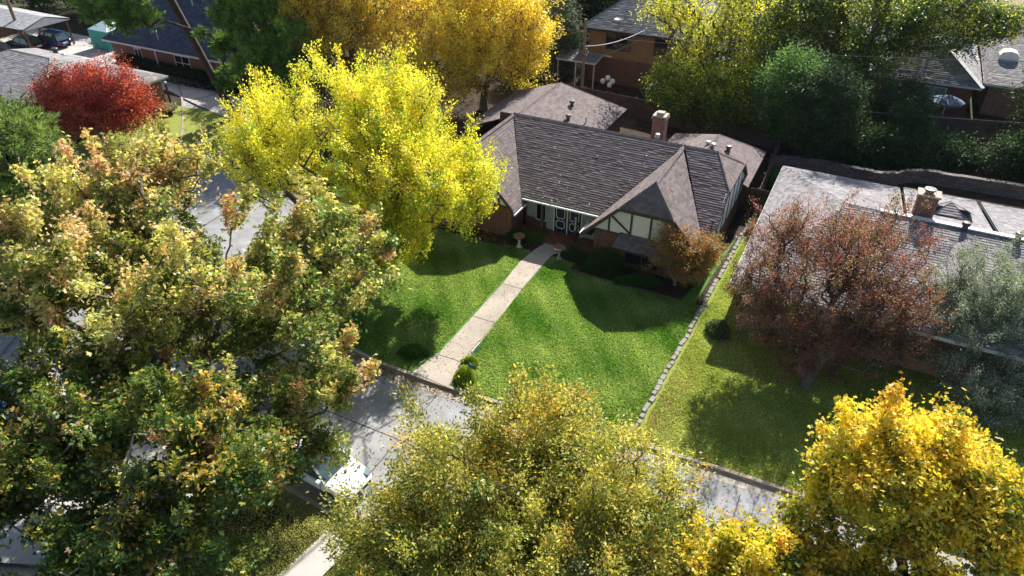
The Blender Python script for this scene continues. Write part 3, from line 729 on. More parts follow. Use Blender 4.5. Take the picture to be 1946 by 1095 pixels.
# front window with awning
pr = [[(2.25, 13.4, 2.32), (5.0, 13.4, 2.32), (5.15, 12.55, 1.75), (2.1, 12.55, 1.75)]]
roof_obj('awning', pr, M['shingle'], H, OFF)
ab = hb(); ab.bar((2.1, 12.56, 1.69), (5.15, 12.56, 1.69), .05, .1); ab.bar((2.12, 12.58, 1.7), (2.25, 13.38, 2.25), .05, .1); ab.bar((5.13, 12.58, 1.7), (5.0, 13.38, 2.25), .05, .1); ab.build('awning_trim', M['darktrim'], H)
wf = hb()
for s in (2.72, 3.7, 4.68): wf.box(s-.03, 13.3, .45, s+.03, 13.4, 1.85)
wf.box(2.69, 13.3, .40, 4.71, 13.4, .46); wf.box(2.69, 13.3, 1.84, 4.71, 13.4, 1.9); wf.box(2.75, 13.3, 1.13, 4.65, 13.39, 1.17)
fr = wf.build('window', M['timber'], H); p = hb(); p.box(2.75, 13.34, .46, 4.65, 13.38, 1.84); p.build('pane', M['glass'], fr)
lt = hb()
for k in range(-4, 14):
    for sgn in (1, -1):
        x0 = 2.75+k*.16; a = [(x0, 1.17), (x0+sgn*.45, 1.84)]
        a = [(min(max(x, 2.75), 4.65), z) for x, z in a]
        if abs(a[0][0]-a[1][0]) > .2: lt.bar((a[0][0], 13.325, a[0][1]), (a[1][0], 13.325, a[1][1]), .012, .012)
lt.build('lattice', M['ventcap'], fr)
# chimney
ch = hb(); ch.box(1.25, 21.1, 3.0, 2.05, 21.85, 6.35); ch.box(1.19, 21.04, 6.15, 2.11, 21.91, 6.27); cc = ch.build('chimney', M['brick_chim'], H)
cp = hb(); cp.box(1.22, 21.07, 6.35, 2.08, 21.88, 6.43); cp.build('cap', M['gutter'], cc)
cp = hb(); cp.box(1.42, 21.27, 6.43, 1.88, 21.68, 6.60); cp.build('flue', M['gutter'], cc)
def vent(s, t, z, h=.38, r=.13, cap=.2, mat='ventcap', parent=H, off=OFF):
    v = MB(off); v.lathe([(r, -.25), (r, h*.55), (cap, h*.6), (cap, h*.9), (cap*.8, h), (.01, h+.02)], 14, (s, t, z))
    return v.build('roof_vent', M[mat], parent, smooth=False)
vent(-6.6, 27.0, 3.75); vent(-6.0, 24.9, 3.5); vent(-5.0, 25.9, 3.05, .45, .05, .05, 'metal')
vent(4.35, 23.9, 3.95, .3, .10, .16, 'metal'); vent(4.75, 23.7, 3.95, .3, .10, .16, 'metal'); vent(5.6, 24.6, 3.55, .35)
vent(2.0, 19.9, 5.2, .6, .09, .16, 'metal'); vent(7.0, 14.9, 2.9, .65, .03, .03, 'darkmetal')

#@@RIGHT
# ------------------------------------------------------------------ right neighbour (low grey roof with narrow slots)
RO = (17, 18, .1); RH = lot_empty('grey_roof_house', RO[0], RO[1], RO[2], 'low grey roofed house right of the stone border with slotted roof and brick chimney', 'house')
def rb(): return MB(RO)
zR = 4.9; TR = 17.4
roof_obj('roof', [
 [(9.1, 25.6, 2.8), (9.1, 10.4, 2.8), (13.4, TR, zR)],
 [(13.4, TR, zR), (16.1, TR, zR), (16.1, 25.6, 2.8), (9.1, 25.6, 2.8)],
 [(16.35, TR, zR), (20.25, TR, zR), (20.25, 25.8, 2.8), (16.35, 25.8, 2.8)],
 [(20.6, TR, zR), (27.5, TR, zR), (27.5, 25.8, 2.8), (20.6, 25.8, 2.8)],
 [(9.1, 10.4, 2.8), (13.4, TR, zR), (27.5, TR, zR), (27.5, 10.4, 2.8)],
], M['shingle_grey'], RH, RO, [((13.4, TR, zR), (27.5, TR, zR))], lift=.022, e=.18)
roof_obj('roof', [
 [(19.0, TR-.6, 4.8), (19.0, 13, 4.8), (17.2, 13, 3.4), (17.2, 14.5, 3.9)], [(19.0, TR-.6, 4.8), (19.0, 13, 4.8), (20.8, 13, 3.4), (20.8, 14.5, 3.9)],
 [(17.6, 19.2, 4.55), (19.3, 19.2, 4.5), (18.3, 20.2, 4.95)], [(18.3, 20.2, 4.95), (19.3, 19.2, 4.5), (19.6, 22, 3.78), (18.4, 22.4, 3.7)], [(18.3, 20.2, 4.95), (17.6, 19.2, 4.55), (17.2, 22, 3.78), (18.4, 22.4, 3.7)],
], M['shingle_grey'], RH, RO, lift=.022, e=.18)
w = rb(); w.box(9.7, 11, .1, 9.9, 25, 2.75); w.box(9.9, 11, .1, 27, 11.2, 2.75); w.box(9.9, 24.8, .1, 27, 25, 2.7); w.box(16.1, 18, 2.0, 16.12, 25.4, 2.7)
w.box(16.0, 17.5, .2, 16.08, 25, 2.6); w.box(20.62, 17.5, .2, 20.7, 25, 2.6); w.build('wall', M['brick_tan'], RH)
fb = rb()
for a, b in (((9.1, 25.6, 2.8), (9.1, 10.4, 2.8)), ((9.1, 25.6, 2.8), (16.1, 25.6, 2.8)), ((16.35, 25.8, 2.8), (20.25, 25.8, 2.8)), ((20.6, 25.8, 2.8), (27.5, 25.8, 2.8)), ((9.1, 10.4, 2.8), (27.5, 10.4, 2.8)),
             ((16.1, TR, zR), (16.1, 25.6, 2.8)), ((16.35, TR, zR), (16.35, 25.8, 2.8)), ((20.25, TR, zR), (20.25, 25.8, 2.8)), ((20.6, TR, zR), (20.6, 25.8, 2.8))):
    fb = rb(); fb.bar((a[0], a[1], a[2]-.12), (b[0], b[1], b[2]-.12), .05, .18); fb.build('fascia', M['offwhite'], RH)
rc = rb(); rc.bar((15.0, TR, zR+.05), (27.5, TR, zR+.05), .3, .07); rc.build('ridge_cap', M['offwhite'], RH)
ch = rb(); ch.box(16.5, 17.9, 4.0, 17.45, 18.6, 5.95); cc = ch.build('chimney', M['brick_chim'], RH)
cp = rb(); cp.box(16.42, 17.82, 5.95, 17.53, 18.68, 6.05); cp.build('cap', M['gutter'], cc)
cp = rb(); cp.lathe([(.2, 0), (.2, .15), (.28, .17), (.28, .25), (.02, .28)], 12, (16.95, 18.2, 6.05)); cp.build('flue', M['darkmetal'], cc)
vent(18.9, 17.25, 4.9, .42, .14, .2, 'darkmetal', RH, RO); vent(21.2, 17.25, 4.9, .42, .14, .2, 'darkmetal', RH, RO); vent(12.4, 22.6, 3.6, .45, .03, .03, 'offwhite', RH, RO)
lt = rb()
for k in range(14):
    lt.bar((20.25, 20+k*.3, 2.75), (20.6, 20.3+k*.3, 2.75), .04, .02); lt.bar((20.6, 20+k*.3, 2.77), (20.25, 20.3+k*.3, 2.77), .04, .02)
lt.build('lattice', M['white'], RH)

#@@BACK
# ------------------------------------------------------------------ houses further off
def hip(name, label, s0, s1, t0, t1, ze, zp, r0, r1, roofm, wallm, tr=None, over=.5, zb=.05, cat='house', extra=(), trim='offwhite', lift=.016, gable=False, off_s=None):
    o = ((s0+s1)/2, (t0+t1)/2, 0); h = lot_empty(name, o[0], o[1], 0, label, cat); tr = tr if tr is not None else o[1]
    a, b, c, d = (s0, t0, ze), (s1, t0, ze), (s1, t1, ze), (s0, t1, ze); p, q = (r0, tr, zp), (r1, tr, zp)
    pl = [[a, b, q, p], [c, d, p, q]]
    if r1 < s1-.01: pl.append([b, c, q])
    if r0 > s0+.01: pl.append([d, a, p])
    roof_obj('roof', pl + list(extra), roofm, h, o, [(p, q), (p, a), (q, b)] if r1 < s1-.01 else [(p, q)], lift=lift, e=.2, tab=(.3, .6))
    w = MB(o); x0, x1, y0, y1 = s0+over, s1-over, t0+over, t1-over
    w.box(x0, y0, zb, x1, y0+.15, ze); w.box(x0, y1-.15, zb, x1, y1, ze); w.box(x0, y0+.15, zb, x0+.15, y1-.15, ze); w.box(x1-.15, y0+.15, zb, x1, y1-.15, ze)
    w.build('wall', wallm, h)
    f = MB(o)
    for u, v in ((a, b), (b, c), (c, d), (d, a)): f.bar((u[0], u[1], u[2]-.1), (v[0], v[1], v[2]-.1), .06, .16)
    f.build('fascia', M[trim], h)
    return h, o
def window(h, o, s0, s1, z0, z1, t, frame='offwhite', pane='glass', mull=1, horiz=False):
    f = MB(o); e = .06
    f.box(s0, t-.05, z0, s1, t-.002, z0+e); f.box(s0, t-.05, z1-e, s1, t-.002, z1)
    n = mull+1
    for k in range(n+1):
        x = s0 + (s1-s0-e)*k/n; f.box(x, t-.049, z0+e, x+e, t-.003, z1-e)
    if horiz: f.box(s0+e, t-.045, (z0+z1)/2-.03, s1-e, t-.004, (z0+z1)/2+.03)
    fr = f.build('window', M[frame], h); p = MB(o); p.box(s0+e, t-.03, z0+e, s1-e, t-.004, z1-e); p.build('pane', M[pane], fr)
# navy roofed brick house
h, o = hip('navy_roof_house', 'red brick house with dark navy roof behind the tall pines', -57, -36.5, 25.4, 36, 2.6, 6.6, -51.5, -42, M['shingle_navy'], M['brick'], tr=30.2, trim='offwhite')
window(h, o, -53.2, -52.2, .9, 2.2, 25.9); window(h, o, -47.6, -45.6, .8, 2.2, 25.9, horiz=True)
ex = MB(o); ex.bar((-49.3, 25.2, 2.5), (-49.3, 25.2, .2), .08, .08); ex.build('downpipe', M['offwhite'], h)
vent(-47.5, 29.4, 6.0, .5, .05, .05, 'metal', h, o); vent(-49.6, 26.2, 3.3, .8, .04, .04, 'metal', h, o)
# grey left house
h, o = hip('grey_hip_house', 'grey shingled hip roof house behind the red tree', -60, -42, 8.5, 20.4, 2.6, 4.9, -53.5, -48, M['shingle_grey'], M['brick_tan'], lift=.012)
vent(-55.5, 19.5, 2.9, .55, .2, .3, 'darkmetal', h, o); vent(-53.6, 19.0, 2.9, .4, .05, .2, 'metal', h, o)
# carport and vehicle
co_ = (-70, 26, 0); cpt = lot_empty('carport', -70, 26, 0, 'low gabled carport with pale shingled roof at the top left', 'carport')
roof_obj('roof', [[(-66, 25.9, 3.6), (-82, 25.9, 3.6), (-82, 22.6, 2.8), (-66, 23.2, 2.8)], [(-66, 25.9, 3.6), (-82, 25.9, 3.6), (-82, 29, 2.8), (-66, 28.5, 2.8)]], M['shingle_pale'], cpt, co_, e=.2, tab=(.3, .6))
m = MB(co_); m.prism([(23.2, 2.72), (28.5, 2.72), (25.9, 3.52)], 's', -66.25, -66.05); m.build('gable_board', M['offwhite'], cpt)
for s, t in ((-66.3, 23.5), (-66.3, 28.2), (-72, 23.5), (-72, 28.3)):
    m = MB(co_); m.box(s-.07, t-.07, .1, s+.07, t+.07, 2.75); m.build('post', M['wood'], cpt)
m = MB(co_); m.box(-82, 22.9, .1, -74, 23.1, 2.7); m.box(-82, 28.4, .1, -76, 28.6, 2.7); m.box(-76.1, 23.1, .1, -76, 28.4, 2.7); m.build('wall', M['wood'], cpt)
# two storey house behind the back fence
h, o = hip('two_storey_house', 'two storey brown sided house with dark roof beyond the wooden pole', -12.4, 0, 42.2, 54, 5.2, 8.0, -8.4, -4, M['shingle_slate'], M['siding'], tr=46.5, over=.8, trim='darktrim')
window(h, o, -10.0, -7.6, 3.3, 5.0, 43.0, 'darktrim', 'glass', 1); window(h, o, -5.4, -4.2, 3.3, 4.9, 43.0, 'darktrim', 'glass', 0)
m = MB(o); m.box(-11.6, 42.95, .05, -.8, 42.99, 2.5); m.build('lower_wall', M['brick'], h)
m = MB(o); m.lathe([(.05, 0), (.28, .03), (.42, .12), (.44, .14), (.3, .09), (.02, .05)], 16, (-8.7, 42.4, 6.1)); m.build('satellite_dish', M['darkmetal'], h)
m = MB(o); m.tube([(-8.7, 42.4, 6.1), (-8.7, 42.6, 5.3)], .03, 6); m.build('dish_mast', M['darkmetal'], h)
# patio cover
po = (-12, 41.5, 0); pc = lot_empty('patio_cover', -12, 41.5, 0, 'flat grey metal patio cover before the two storey house', 'patio cover')
m = MB(po); m.prism([(40.7, 2.45), (42.6, 2.72), (42.6, 2.80), (40.7, 2.53)], 's', -13.9, -10.1); m.build('deck', M['shingle_slate'], pc)
m = MB(po); m.bar((-13.9, 40.66, 2.47), (-10.0, 40.66, 2.47), .07, .14); m.bar((-13.9, 42.62, 2.75), (-9.2, 42.62, 2.75), .07, .14); m.bar((-10.05, 40.7, 2.48), (-10.05, 42.6, 2.75), .08, .12); m.bar((-13.95, 40.7, 2.48), (-13.95, 42.6, 2.75), .08, .12); m.build('rim', M['offwhite'], pc)
for s in (-13.8, -12, -10.2):
    m = MB(po); m.box(s-.05, 40.75, .05, s+.05, 40.85, 2.4); m.build('post', M['offwhite'], pc)
# pale wide house behind it
h, o = hip('pale_roof_house', 'wide pale shingled roof showing behind the yellow green tree', -1.5, 10.5, 43.5, 56, 3.6, 6.6, 2, 6, M['shingle_pale'], M['brick_tan'], tr=50.5, over=.6)
h, o = hip('bright_roof_house', 'sunlit pale roof glimpsed through the big green tree', 11, 21, 54.5, 66, 3.0, 5.6, 14, 18, M['shingle_pale'], M['brick_tan'], over=.6)
# back right house with a pyramid of dark shingles
h, o = hip('brick_patio_house', 'brick house with dark dappled hip roof behind the blue umbrella', 12.4, 21.2, 48.3, 58, 2.8, 5.2, 15.8, 17.6, M['shingle_grey'], M['brick'], tr=51.8, over=.5, lift=.03)
window(h, o, 16.9, 18.8, .7, 2.3, 48.8, 'offwhite', 'glass_pale', 1, True)
m = MB(o); m.bar((21.25, 48.3, 2.82), (17.6, 51.8, 5.24), .38, .05); m.build('hip_edge_strip', M['offwhite'], h)  # off-white strip laid along the right hip edge
h, o = hip('long_grey_house', 'long grey roof with a domed skylight at the right edge', 21.4, 40, 49.8, 68, 2.8, 5.6, 22.5, 38, M['shingle_grey'], M['brick_tan'], tr=60.5, over=.5, lift=.03)
m = MB(o); m.prism([(22.2, 3.5), (23.7, 3.5), (23.7, 4.2), (23.45, 4.5), (22.95, 4.62), (22.45, 4.5), (22.2, 4.2)], 't', 53.8, 54.9); m.build('skylight', M['white'], h)
h, o = hip('ridge_roof_house', 'pale hipped roof beyond the long grey roof', 20, 34, 66, 76, 2.6, 4.6, 24, 30, M['shingle_pale'], M['brick_tan'])
h, o = hip('shed_house', 'small grey roofed house far behind the orange tree', -16, -10, 76, 84, 2.5, 4.2, -14, -12, M['shingle_slate'], M['brick_tan'])

# fences and walls
def board_fence(name, label, pts, h=1.8, mat='fence', bw=.14, base=.1, cap=False, rail=True):
    s0, t0 = pts[0]; root = lot_empty(name, s0, t0, base, label, 'fence'); o = (s0, t0, base); rnd = random.Random(int(abs(s0*7+t0)))
    bd, ra = MB(o), MB(o); npost = 0
    for (a, b) in zip(pts[:-1], pts[1:]):
        L = math.hypot(b[0]-a[0], b[1]-a[1]); n = int(L/(bw+.012)); ux, uy = (b[0]-a[0])/L, (b[1]-a[1])/L
        for k in range(n):
            u = k*(bw+.012); hh = h+rnd.uniform(-.03, .03); w = rnd.uniform(-.008, .008)
            p = (a[0]+ux*u-uy*w, a[1]+uy*u+ux*w); q = (p[0]+ux*bw, p[1]+uy*bw)
            bd.prism([p, q, (q[0]-uy*.02, q[1]+ux*.02), (p[0]-uy*.02, p[1]+ux*.02)], 'z', base, base+hh)
        for z in (.4, 1.4): ra = MB(o); ra.bar((a[0]-uy*.05, a[1]+ux*.05, base+z), (b[0]-uy*.05, b[1]+ux*.05, base+z), .04, .09); ra.build('rail', M[mat], root)
        for k in range(int(L/2.4)+1):
            pm = MB(o); x, y = a[0]+ux*k*2.4-uy*.1, a[1]+uy*k*2.4+ux*.1; pm.box(x-.045, y-.045, base, x+.045, y+.045, base+h+.05); pm.build('post', M[mat], root)
    bd.build('boards', M[mat], root)
    return root
board_fence('board_fence', 'long brown board fence behind the tudor house', [(-11.5, 36.2), (7.6, 34.5)])
board_fence('board_fence', 'dark board fence closing the gap beside the tudor house', [(7.0, 23.5), (8.9, 23.5)], 1.7)
board_fence('board_fence', 'dark side fence running back from the tudor house', [(8.2, 23.6), (7.9, 34.3)], 1.7)
board_fence('board_fence', 'grey brown fence below the brick patio house', [(9, 42.8), (34, 44.2)], 1.7)
board_fence('board_fence', 'low dark fence left of the grey hip house', [(-77, 20), (-61, 21)], 1.6)
# stacked stone retaining wall
sw_o = (9.5, 32, .1); sw = lot_empty('stone_wall', 9.5, 32, .1, 'stacked grey stone retaining wall behind the grey roofed house', 'wall')
m = MB(sw_o); pts = smooth_line([(7.6, 31.0), (11, 31.6), (15.2, 31.5), (17.3, 33.0), (20, 33.4), (34, 34)], 6)
for i in range(len(pts)-1):
    a, b = pts[i], pts[i+1]; rr = .03*math.sin(i*2.1)
    m.prism([a, b, (b[0], b[1]+.4), (a[0], a[1]+.4)], 'z', .1, 1.05+rr)
m.build('stones', M['wallstone'], sw)

# edging stones: one thing each
rnd = random.Random(5); first = None; k = 0; tt = 1.15
bl = MB(); 
def blk(sx, sy, sz):
    b = MB(); j = .02
    b.box(-sx/2, -sy/2, 0, sx/2, sy/2, sz); return b
proto = [blk(.2, .36, .14).build('edging_stone', M['stone'], bevel=.02), blk(.19, .30, .15).build('edging_stone', M['stone'], bevel=.025), blk(.22, .40, .13).build('edging_stone', M['stone'], bevel=.02)]
GR = 'edging stones between the two front lawns'
n_st = 0
while tt < 22.6:
    i = rnd.randrange(3); L = (.36, .30, .40)[i]
    o = proto[i] if not proto[i].get('label') else proto[i].copy()
    if o is not proto[i]: C.objects.link(o)
    o.location = LP(7.5+tt*.03+rnd.uniform(-.05, .05), tt+L/2, .085+rnd.uniform(-.03, .03)); o.rotation_euler = (rnd.uniform(-.03, .03), rnd.uniform(-.04, .04), -A-.03+rnd.uniform(-.2, .2))
    tag(o, 'pale concrete edging block in the row between the two front lawns', 'edging stone', GR)
    tt += L+.03+ (rnd.random()**3)*.08; n_st += 1
# brick edging of the beds
m = MB(); 
for s in np.arange(.2, 6.4, .22): m.bar(LP(s, 11.5, .15), LP(s+.2, 11.5, .15), .1, .1)
tag(m.build('bed_edging', M['brick'], bevel=.01), 'low brick edging between the lawn and the front bed', 'edging')

#@@PROPS
# utility poles and wires
up_ = lot_empty('utility_pole', -9.7, 36.8, 0, 'brown wooden utility pole standing at the back fence', 'utility pole'); uo = (-9.7, 36.8, 0)
m = MB(uo); m.tube([(-9.7, 36.8, 0), (-9.7, 36.8, 7.4)], [.15, .11], 12); m.build('pole', M['pole'], up_)
m = MB(uo)
for z in (5.1, 4.6): m.tube([(-9.7, 36.7, z), (-9.3, 36.6, z-.1), (-9.2, 36.5, z+.25)], .025, 6)
m.build('bracket', M['metal'], up_)
up2 = empty('utility_pole', (-52.2, 77.3, 0), 0, 'tall wooden utility pole in front of the carport', 'utility pole')
m = MB(); m.tube([(0, 0, 0), (-.1, 0, 11)], [.19, .14], 12); m.build('pole', M['pole'], up2)
def wire(name, label, a, b, sag, r=.012, mat='metal'):
    a, b = Vector(a), Vector(b); m = MB(tuple(a)); pts = []
    for k in range(17):
        u = k/16; p = a.lerp(b, u); p.z -= sag*4*u*(1-u); pts.append(p)
    m.tube(pts, r, 5); o = m.build(name, M[mat]); o.location = a
    return tag(o, label, 'cable')
wire('power_cable', 'thick pale cable from the brown pole to the dish side of the two storey eave', LP(-9.6, 36.7, 5.2), LP(-6.2, 42.4, 5.6), .35, .035)
wire('power_cable', 'pale cable running up from the patio cover to the two storey wall', LP(-10, 41.6, 2.9), LP(-6.2, 43, 4.9), .1, .03)
wire('power_cable', 'thin cable leaving the brown pole toward the orange tree', LP(-9.7, 36.8, 6.6), LP(-19, 45, 2.8), .4, .018)
wire('power_cable', 'thin long cable crossing the big green tree', (8.5, 57, 7.0), (48, 48, 8.0), .6, .014)
wire('power_cable', 'low slack cable crossing the dark back yards', (11, 56, 3.4), (46, 46, 4.0), .5, .016)
wire('power_cable', 'thin cable at the carport pole', (-52.2, 77.3, 9.5), (-20, 90, 8), .8, .014)

# bird baths
def bird_bath(s, t, label, col):
    r_ = lot_empty('bird_bath', s, t, .1, label, 'bird bath', 'bird baths beside the front walk')
    m = MB(); m.lathe([(.19, 0), (.19, .06), (.10, .12), (.07, .3), (.08, .55), (.14, .66)], 18); m.build('pedestal', M[col], r_, smooth=True)
    m = MB(); m.lathe([(.10, .66), (.28, .70), (.36, .80), (.37, .84), (.33, .83), (.2, .76), (.02, .74)], 22); m.build('basin', M['terracotta'], r_, smooth=True)
bird_bath(-3.75, 12.5, 'rusty topped bird bath in the bed left of the front walk', 'offwhite')
bird_bath(-1.05, 12.4, 'rusty topped bird bath in the bed right of the front walk', 'gutter')
# house number board by the walk
r_ = lot_empty('sign_board', -1.25, 2.7, .12, 'small white address board leaning at the walk edge', 'sign'); r_.rotation_euler = (0, 0, -A+R(90))
m = MB(); m.box(-.42, -.015, .06, .42, .015, .30); bo = m.build('board', M['white'], r_)
m = MB(); 
for x in (-.4, .4): m.box(x-.015, .02, -.02, x+.015, .04, .30)
m.build('stake', M['wood'], r_)
text_mesh('4328', .17, 'numerals', M['black'], r_, (0, .0, .18), (R(90), 0, R(180)), .02)
# blue marker
r_ = lot_empty('yard_marker', -.5, .9, .12, 'small blue and white stake marker behind the hedge ball', 'marker')
m = MB(); m.tube([(0, 0, 0), (.02, 0, .75)], .018, 6); m.build('stake', M['white'], r_)
m = MB(); m.prism([(-.02, .45), (.05, .50), (.05, .85), (-.06, .92), (-.12, .78)], 't', -.02, .02); m.build('flag', M['blueflag'], r_)

# cars
def car(name, label, x, y, rz, paint, L=4.75, Wd=1.82, Hh=1.45, suv=False, sunroof=False):
    r_ = empty(name, (x, y, .012), rz, label, 'suv' if suv else 'car')
    # profile stations along x (front = +x): (x, hood/deck height)
    hl = L/2; zb = .28; belt = .92 if not suv else 1.02; hood = .82 if not suv else .98
    sec = [(-hl, .60, .42), (-hl+.12, .42, belt-.08 if not suv else 1.0), (-hl+.6, .30, belt), (-hl+1.2, .28, belt+.02), (0, .26, belt), (hl-1.5, .28, belt-.03), (hl-.75, .3, hood-.02), (hl-.22, .36, hood-.14), (hl, .50, .58)]
    b = MB(); rings = []
    for i, (px, z0, z1) in enumerate(sec):
        wfac = {0: .78, 1: .93, 7: .9, 8: .72}.get(i, 1.0); hw = Wd/2*wfac
        zm = (z0+z1)/2
        pts = [(px, -hw*.9, z0), (px, -hw, zm), (px, -hw*.97, z1-.08), (px, -hw*.84, z1), (px, 0, z1+.03), (px, hw*.84, z1), (px, hw*.97, z1-.08), (px, hw, zm), (px, hw*.9, z0)]
        rings.append([b.vert(p) for p in pts])
    for a, c in zip(rings[:-1], rings[1:]):
        for j in range(8): b.f.append([a[j], a[j+1], c[j+1], c[j]])
        b.f.append([a[8], a[0], c[0], c[8]])
    b.f.append(rings[0]); b.f.append(rings[-1][::-1])
    bo = b.build('body', paint, r_, smooth=True)
    md = bo.modifiers.new('s', 'SUBSURF'); md.levels = md.render_levels = 2
    # greenhouse
    x0, x1, x2, x3 = (-hl+.5, -hl+1.2, hl-1.98, hl-1.2) if not suv else (-hl+.08, -hl+.45, hl-2.1, hl-1.25)
    top = Hh; gl = MB(); rf = MB(); wb, wt = Wd/2*.86, Wd/2*.66
    P = {'a': (x0, wb, belt-.02), 'b': (x1, wt, top-.03), 'c': (x2, wt, top-.03), 'd': (x3, wb, belt-.02)}
    def mir(p): return (p[0], -p[1], p[2])
    gl.face([P['a'], P['b'], P['c'], P['d']]); gl.face([mir(P['a']), mir(P['b']), mir(P['c']), mir(P['d'])])
    gl.face([P['a'], mir(P['a']), mir(P['b']), P['b']]); gl.face([P['c'], mir(P['c']), mir(P['d']), P['d']])
    gl.build('windows', M['carglass'], r_)
    rf.prism([(x1-.03, -wt-.02), (x2+.03, -wt-.02), (x2+.06, 0), (x2+.03, wt+.02), (x1-.03, wt+.02), (x1-.06, 0)], 'z', top-.05, top); rr = rf.build('roof', paint, r_, bevel=.015)
    if sunroof:
        m = MB(); m.box((x1+x2)/2+.0, -.42, top-.01, x2-.12, .42, top+.006); m.build('sunroof', M['glass'], rr)
    pl = MB()
    for sg in (1, -1):
        for u, v in (('a', 'b'), ('c', 'd')):
            p, q = P[u], P[v]; pl.bar((p[0], p[1]*sg, p[2]), (q[0], q[1]*sg, q[2]), .07, .05)
        xm = (x1+x2)/2; pl.bar((xm, wb*sg, belt), (xm, wt*sg, top-.03), .06, .04)
    pl.build('pillars', paint, r_)
    for xx in (x3-.15, (x1+x2)/2-.05, x1-.15):
        for sg in (1, -1): sm = MB(); sm.box(xx-.006, sg*(Wd/2*.975)-.012, .38, xx+.006, sg*(Wd/2*.975)+.012, belt-.06); sm.build('door_seam', M['black'], r_)
    hm = MB(); hm.bar((x3+.1, -.6, belt+.035), (hl-.45, -.5, hood+.0), .012, .012); hm.bar((x3+.1, .6, belt+.035), (hl-.45, .5, hood+.0), .012, .012); hm.build('bonnet_crease', M['metal'], r_)
    for sx in (-hl+.95, hl-.92):
        for sg in (1, -1):
            wm = MB(); wm.tube([(sx, sg*(Wd/2-.20), .33), (sx, sg*(Wd/2+.0), .33)], .33, 20); wh = wm.build('wheel', M['rubber'], r_)
            rm = MB(); rm.tube([(sx, sg*(Wd/2+.0), .33), (sx, sg*(Wd/2+.012), .33)], .21, 16); rm.build('rim', M['metal'], wh)
    for sg in (1, -1):
        m = MB(); m.box(x3-.28, sg*(Wd/2+.02)-.1, belt+.02, x3-.10, sg*(Wd/2+.02)+.1, belt+.16); m.build('mirror', paint, r_, bevel=.03)
        m = MB(); m.prism([(hl-.36, sg*.50), (hl-.13, sg*.50), (hl-.2, sg*.78), (hl-.52, sg*.80)], 'z', hood-.24, hood-.085); m.build('headlight', M['glass_pale'], r_)
        m = MB(); m.box(-hl+.02, sg*.68-.15, .72, -hl+.12, sg*.68+.15, .88); m.build('taillight', M['red'], r_)
    m = MB(); m.box(hl-.06, -.48, .42, hl+.005, .48, .56); m.build('grille', M['black'], r_)
    m = MB(); m.box(-hl-.01, -.26, .62, -hl+.05, .26, .76); m.build('number_plate', M['white'], r_)
    return r_
car('parked_car', 'white sedan with sunroof parked under the trees at the south kerb', -7.9, 19.55, R(-31), M['carwhite'], sunroof=True)
car('parked_car', 'black car standing in tree shade behind the white sedan', -12.2, 24.0, R(-35), M['carblack'])
car('parked_car', 'dark blue car half hidden by foliage at the left edge', -23.9, 23.3, R(-20), M['carblue'])
s1 = LP(-68.0, 26.9); car('parked_suv', 'dark blue suv with bright rear glass under the carport', s1[0], s1[1], -A+R(180), M['carblue'], 4.7, 1.9, 1.75, True)
s1 = LP(-69.5, 24.9); car('parked_car', 'black car deeper inside the carport', s1[0], s1[1], -A+R(180), M['carblack'])

# left garden things
r_ = lot_empty('gazebo_tent', -61.8, 29.8, .1, 'green fabric gazebo tent beside the navy roofed house', 'tent')
m = MB(); q = 1.5
m.face([(-q, -q, 0.05), (q, -q, .05), (q, -q, 2.0), (-q, -q, 2.0)]); m.face([(q, -q, .05), (q, q, .05), (q, q, 2), (q, -q, 2)]); m.face([(-q, q, .05), (-q, -q, .05), (-q, -q, 2), (-q, q, 2)]); m.build('side_panel', M['tent'], r_)
m = MB(); m.face([(-q, -q, 2.01), (q, -q, 2.01), (0, 0, 2.9)]); m.face([(q, -q, 2.01), (q, q, 2.01), (0, 0, 2.9)]); m.face([(q, q, 2.01), (-q, q, 2.01), (0, 0, 2.9)]); m.face([(-q, q, 2.01), (-q, -q, 2.01), (0, 0, 2.9)]); m.build('roof', M['tentlight'], r_)
r_ = lot_empty('storage_box', -64.3, 30.5, .1, 'tan storage box standing by the gazebo tent', 'box'); m = MB(); m.box(-.9, -.4, .08, .9, .4, .8); m.build('body', M['siding'], r_, bevel=.03); m = MB(); m.box(-.94, -.44, .8, .94, .44, .88); m.build('lid', M['gutter'], r_, bevel=.02)
r_ = lot_empty('bucket', -62.9, 28.5, .1, 'pale blue bucket standing by the gazebo tent', 'bucket'); m = MB(); m.lathe([(.2, 0), (.3, .5), (.27, .5), (.18, .05)], 14); m.build('body', M['glass_pale'], r_)
for k in range(4):
    r_ = lot_empty('trellis_post', -44.6+k*.95, 19.9-k*.05, .1, ['dark garden post with pale ball cap nearest the grey eave', 'second dark garden post from the grey eave', 'third dark garden post from the grey eave', 'dark garden post nearest the planter bowl'][k], 'post', 'garden posts beside the red tree')
    m = MB(); m.box(-.06, -.06, 0, .06, .06, 2.0); m.build('shaft', M['darktrim'], r_); m = MB(); m.lathe([(.02, 2.0), (.12, 2.06), (.13, 2.16), (.06, 2.25), (.01, 2.27)], 10); m.build('cap', M['offwhite'], r_)
r_ = lot_empty('planter_bowl', -40.6, 18.4, .1, 'round dark planter bowl of pale green leaves beside the left lawn', 'planter'); m = MB(); m.lathe([(.3, 0), (.35, .1), (.8, .45), (.85, .5), (.78, .5), (.7, .42)], 20); m.build('bowl', M['darktrim'], r_)
rs = np.random.RandomState(3); P = rs.normal(size=(500, 3))*np.array([.35, .35, .1])+np.array([0, 0, .58]); me = leaves_mesh('plants', P, .16, np.tile([[.25, .35, .14]], (500, 1)), 'kite', M['leafdark'], rs); o = bpy.data.objects.new('plants', me); C.objects.link(o); o.parent = r_
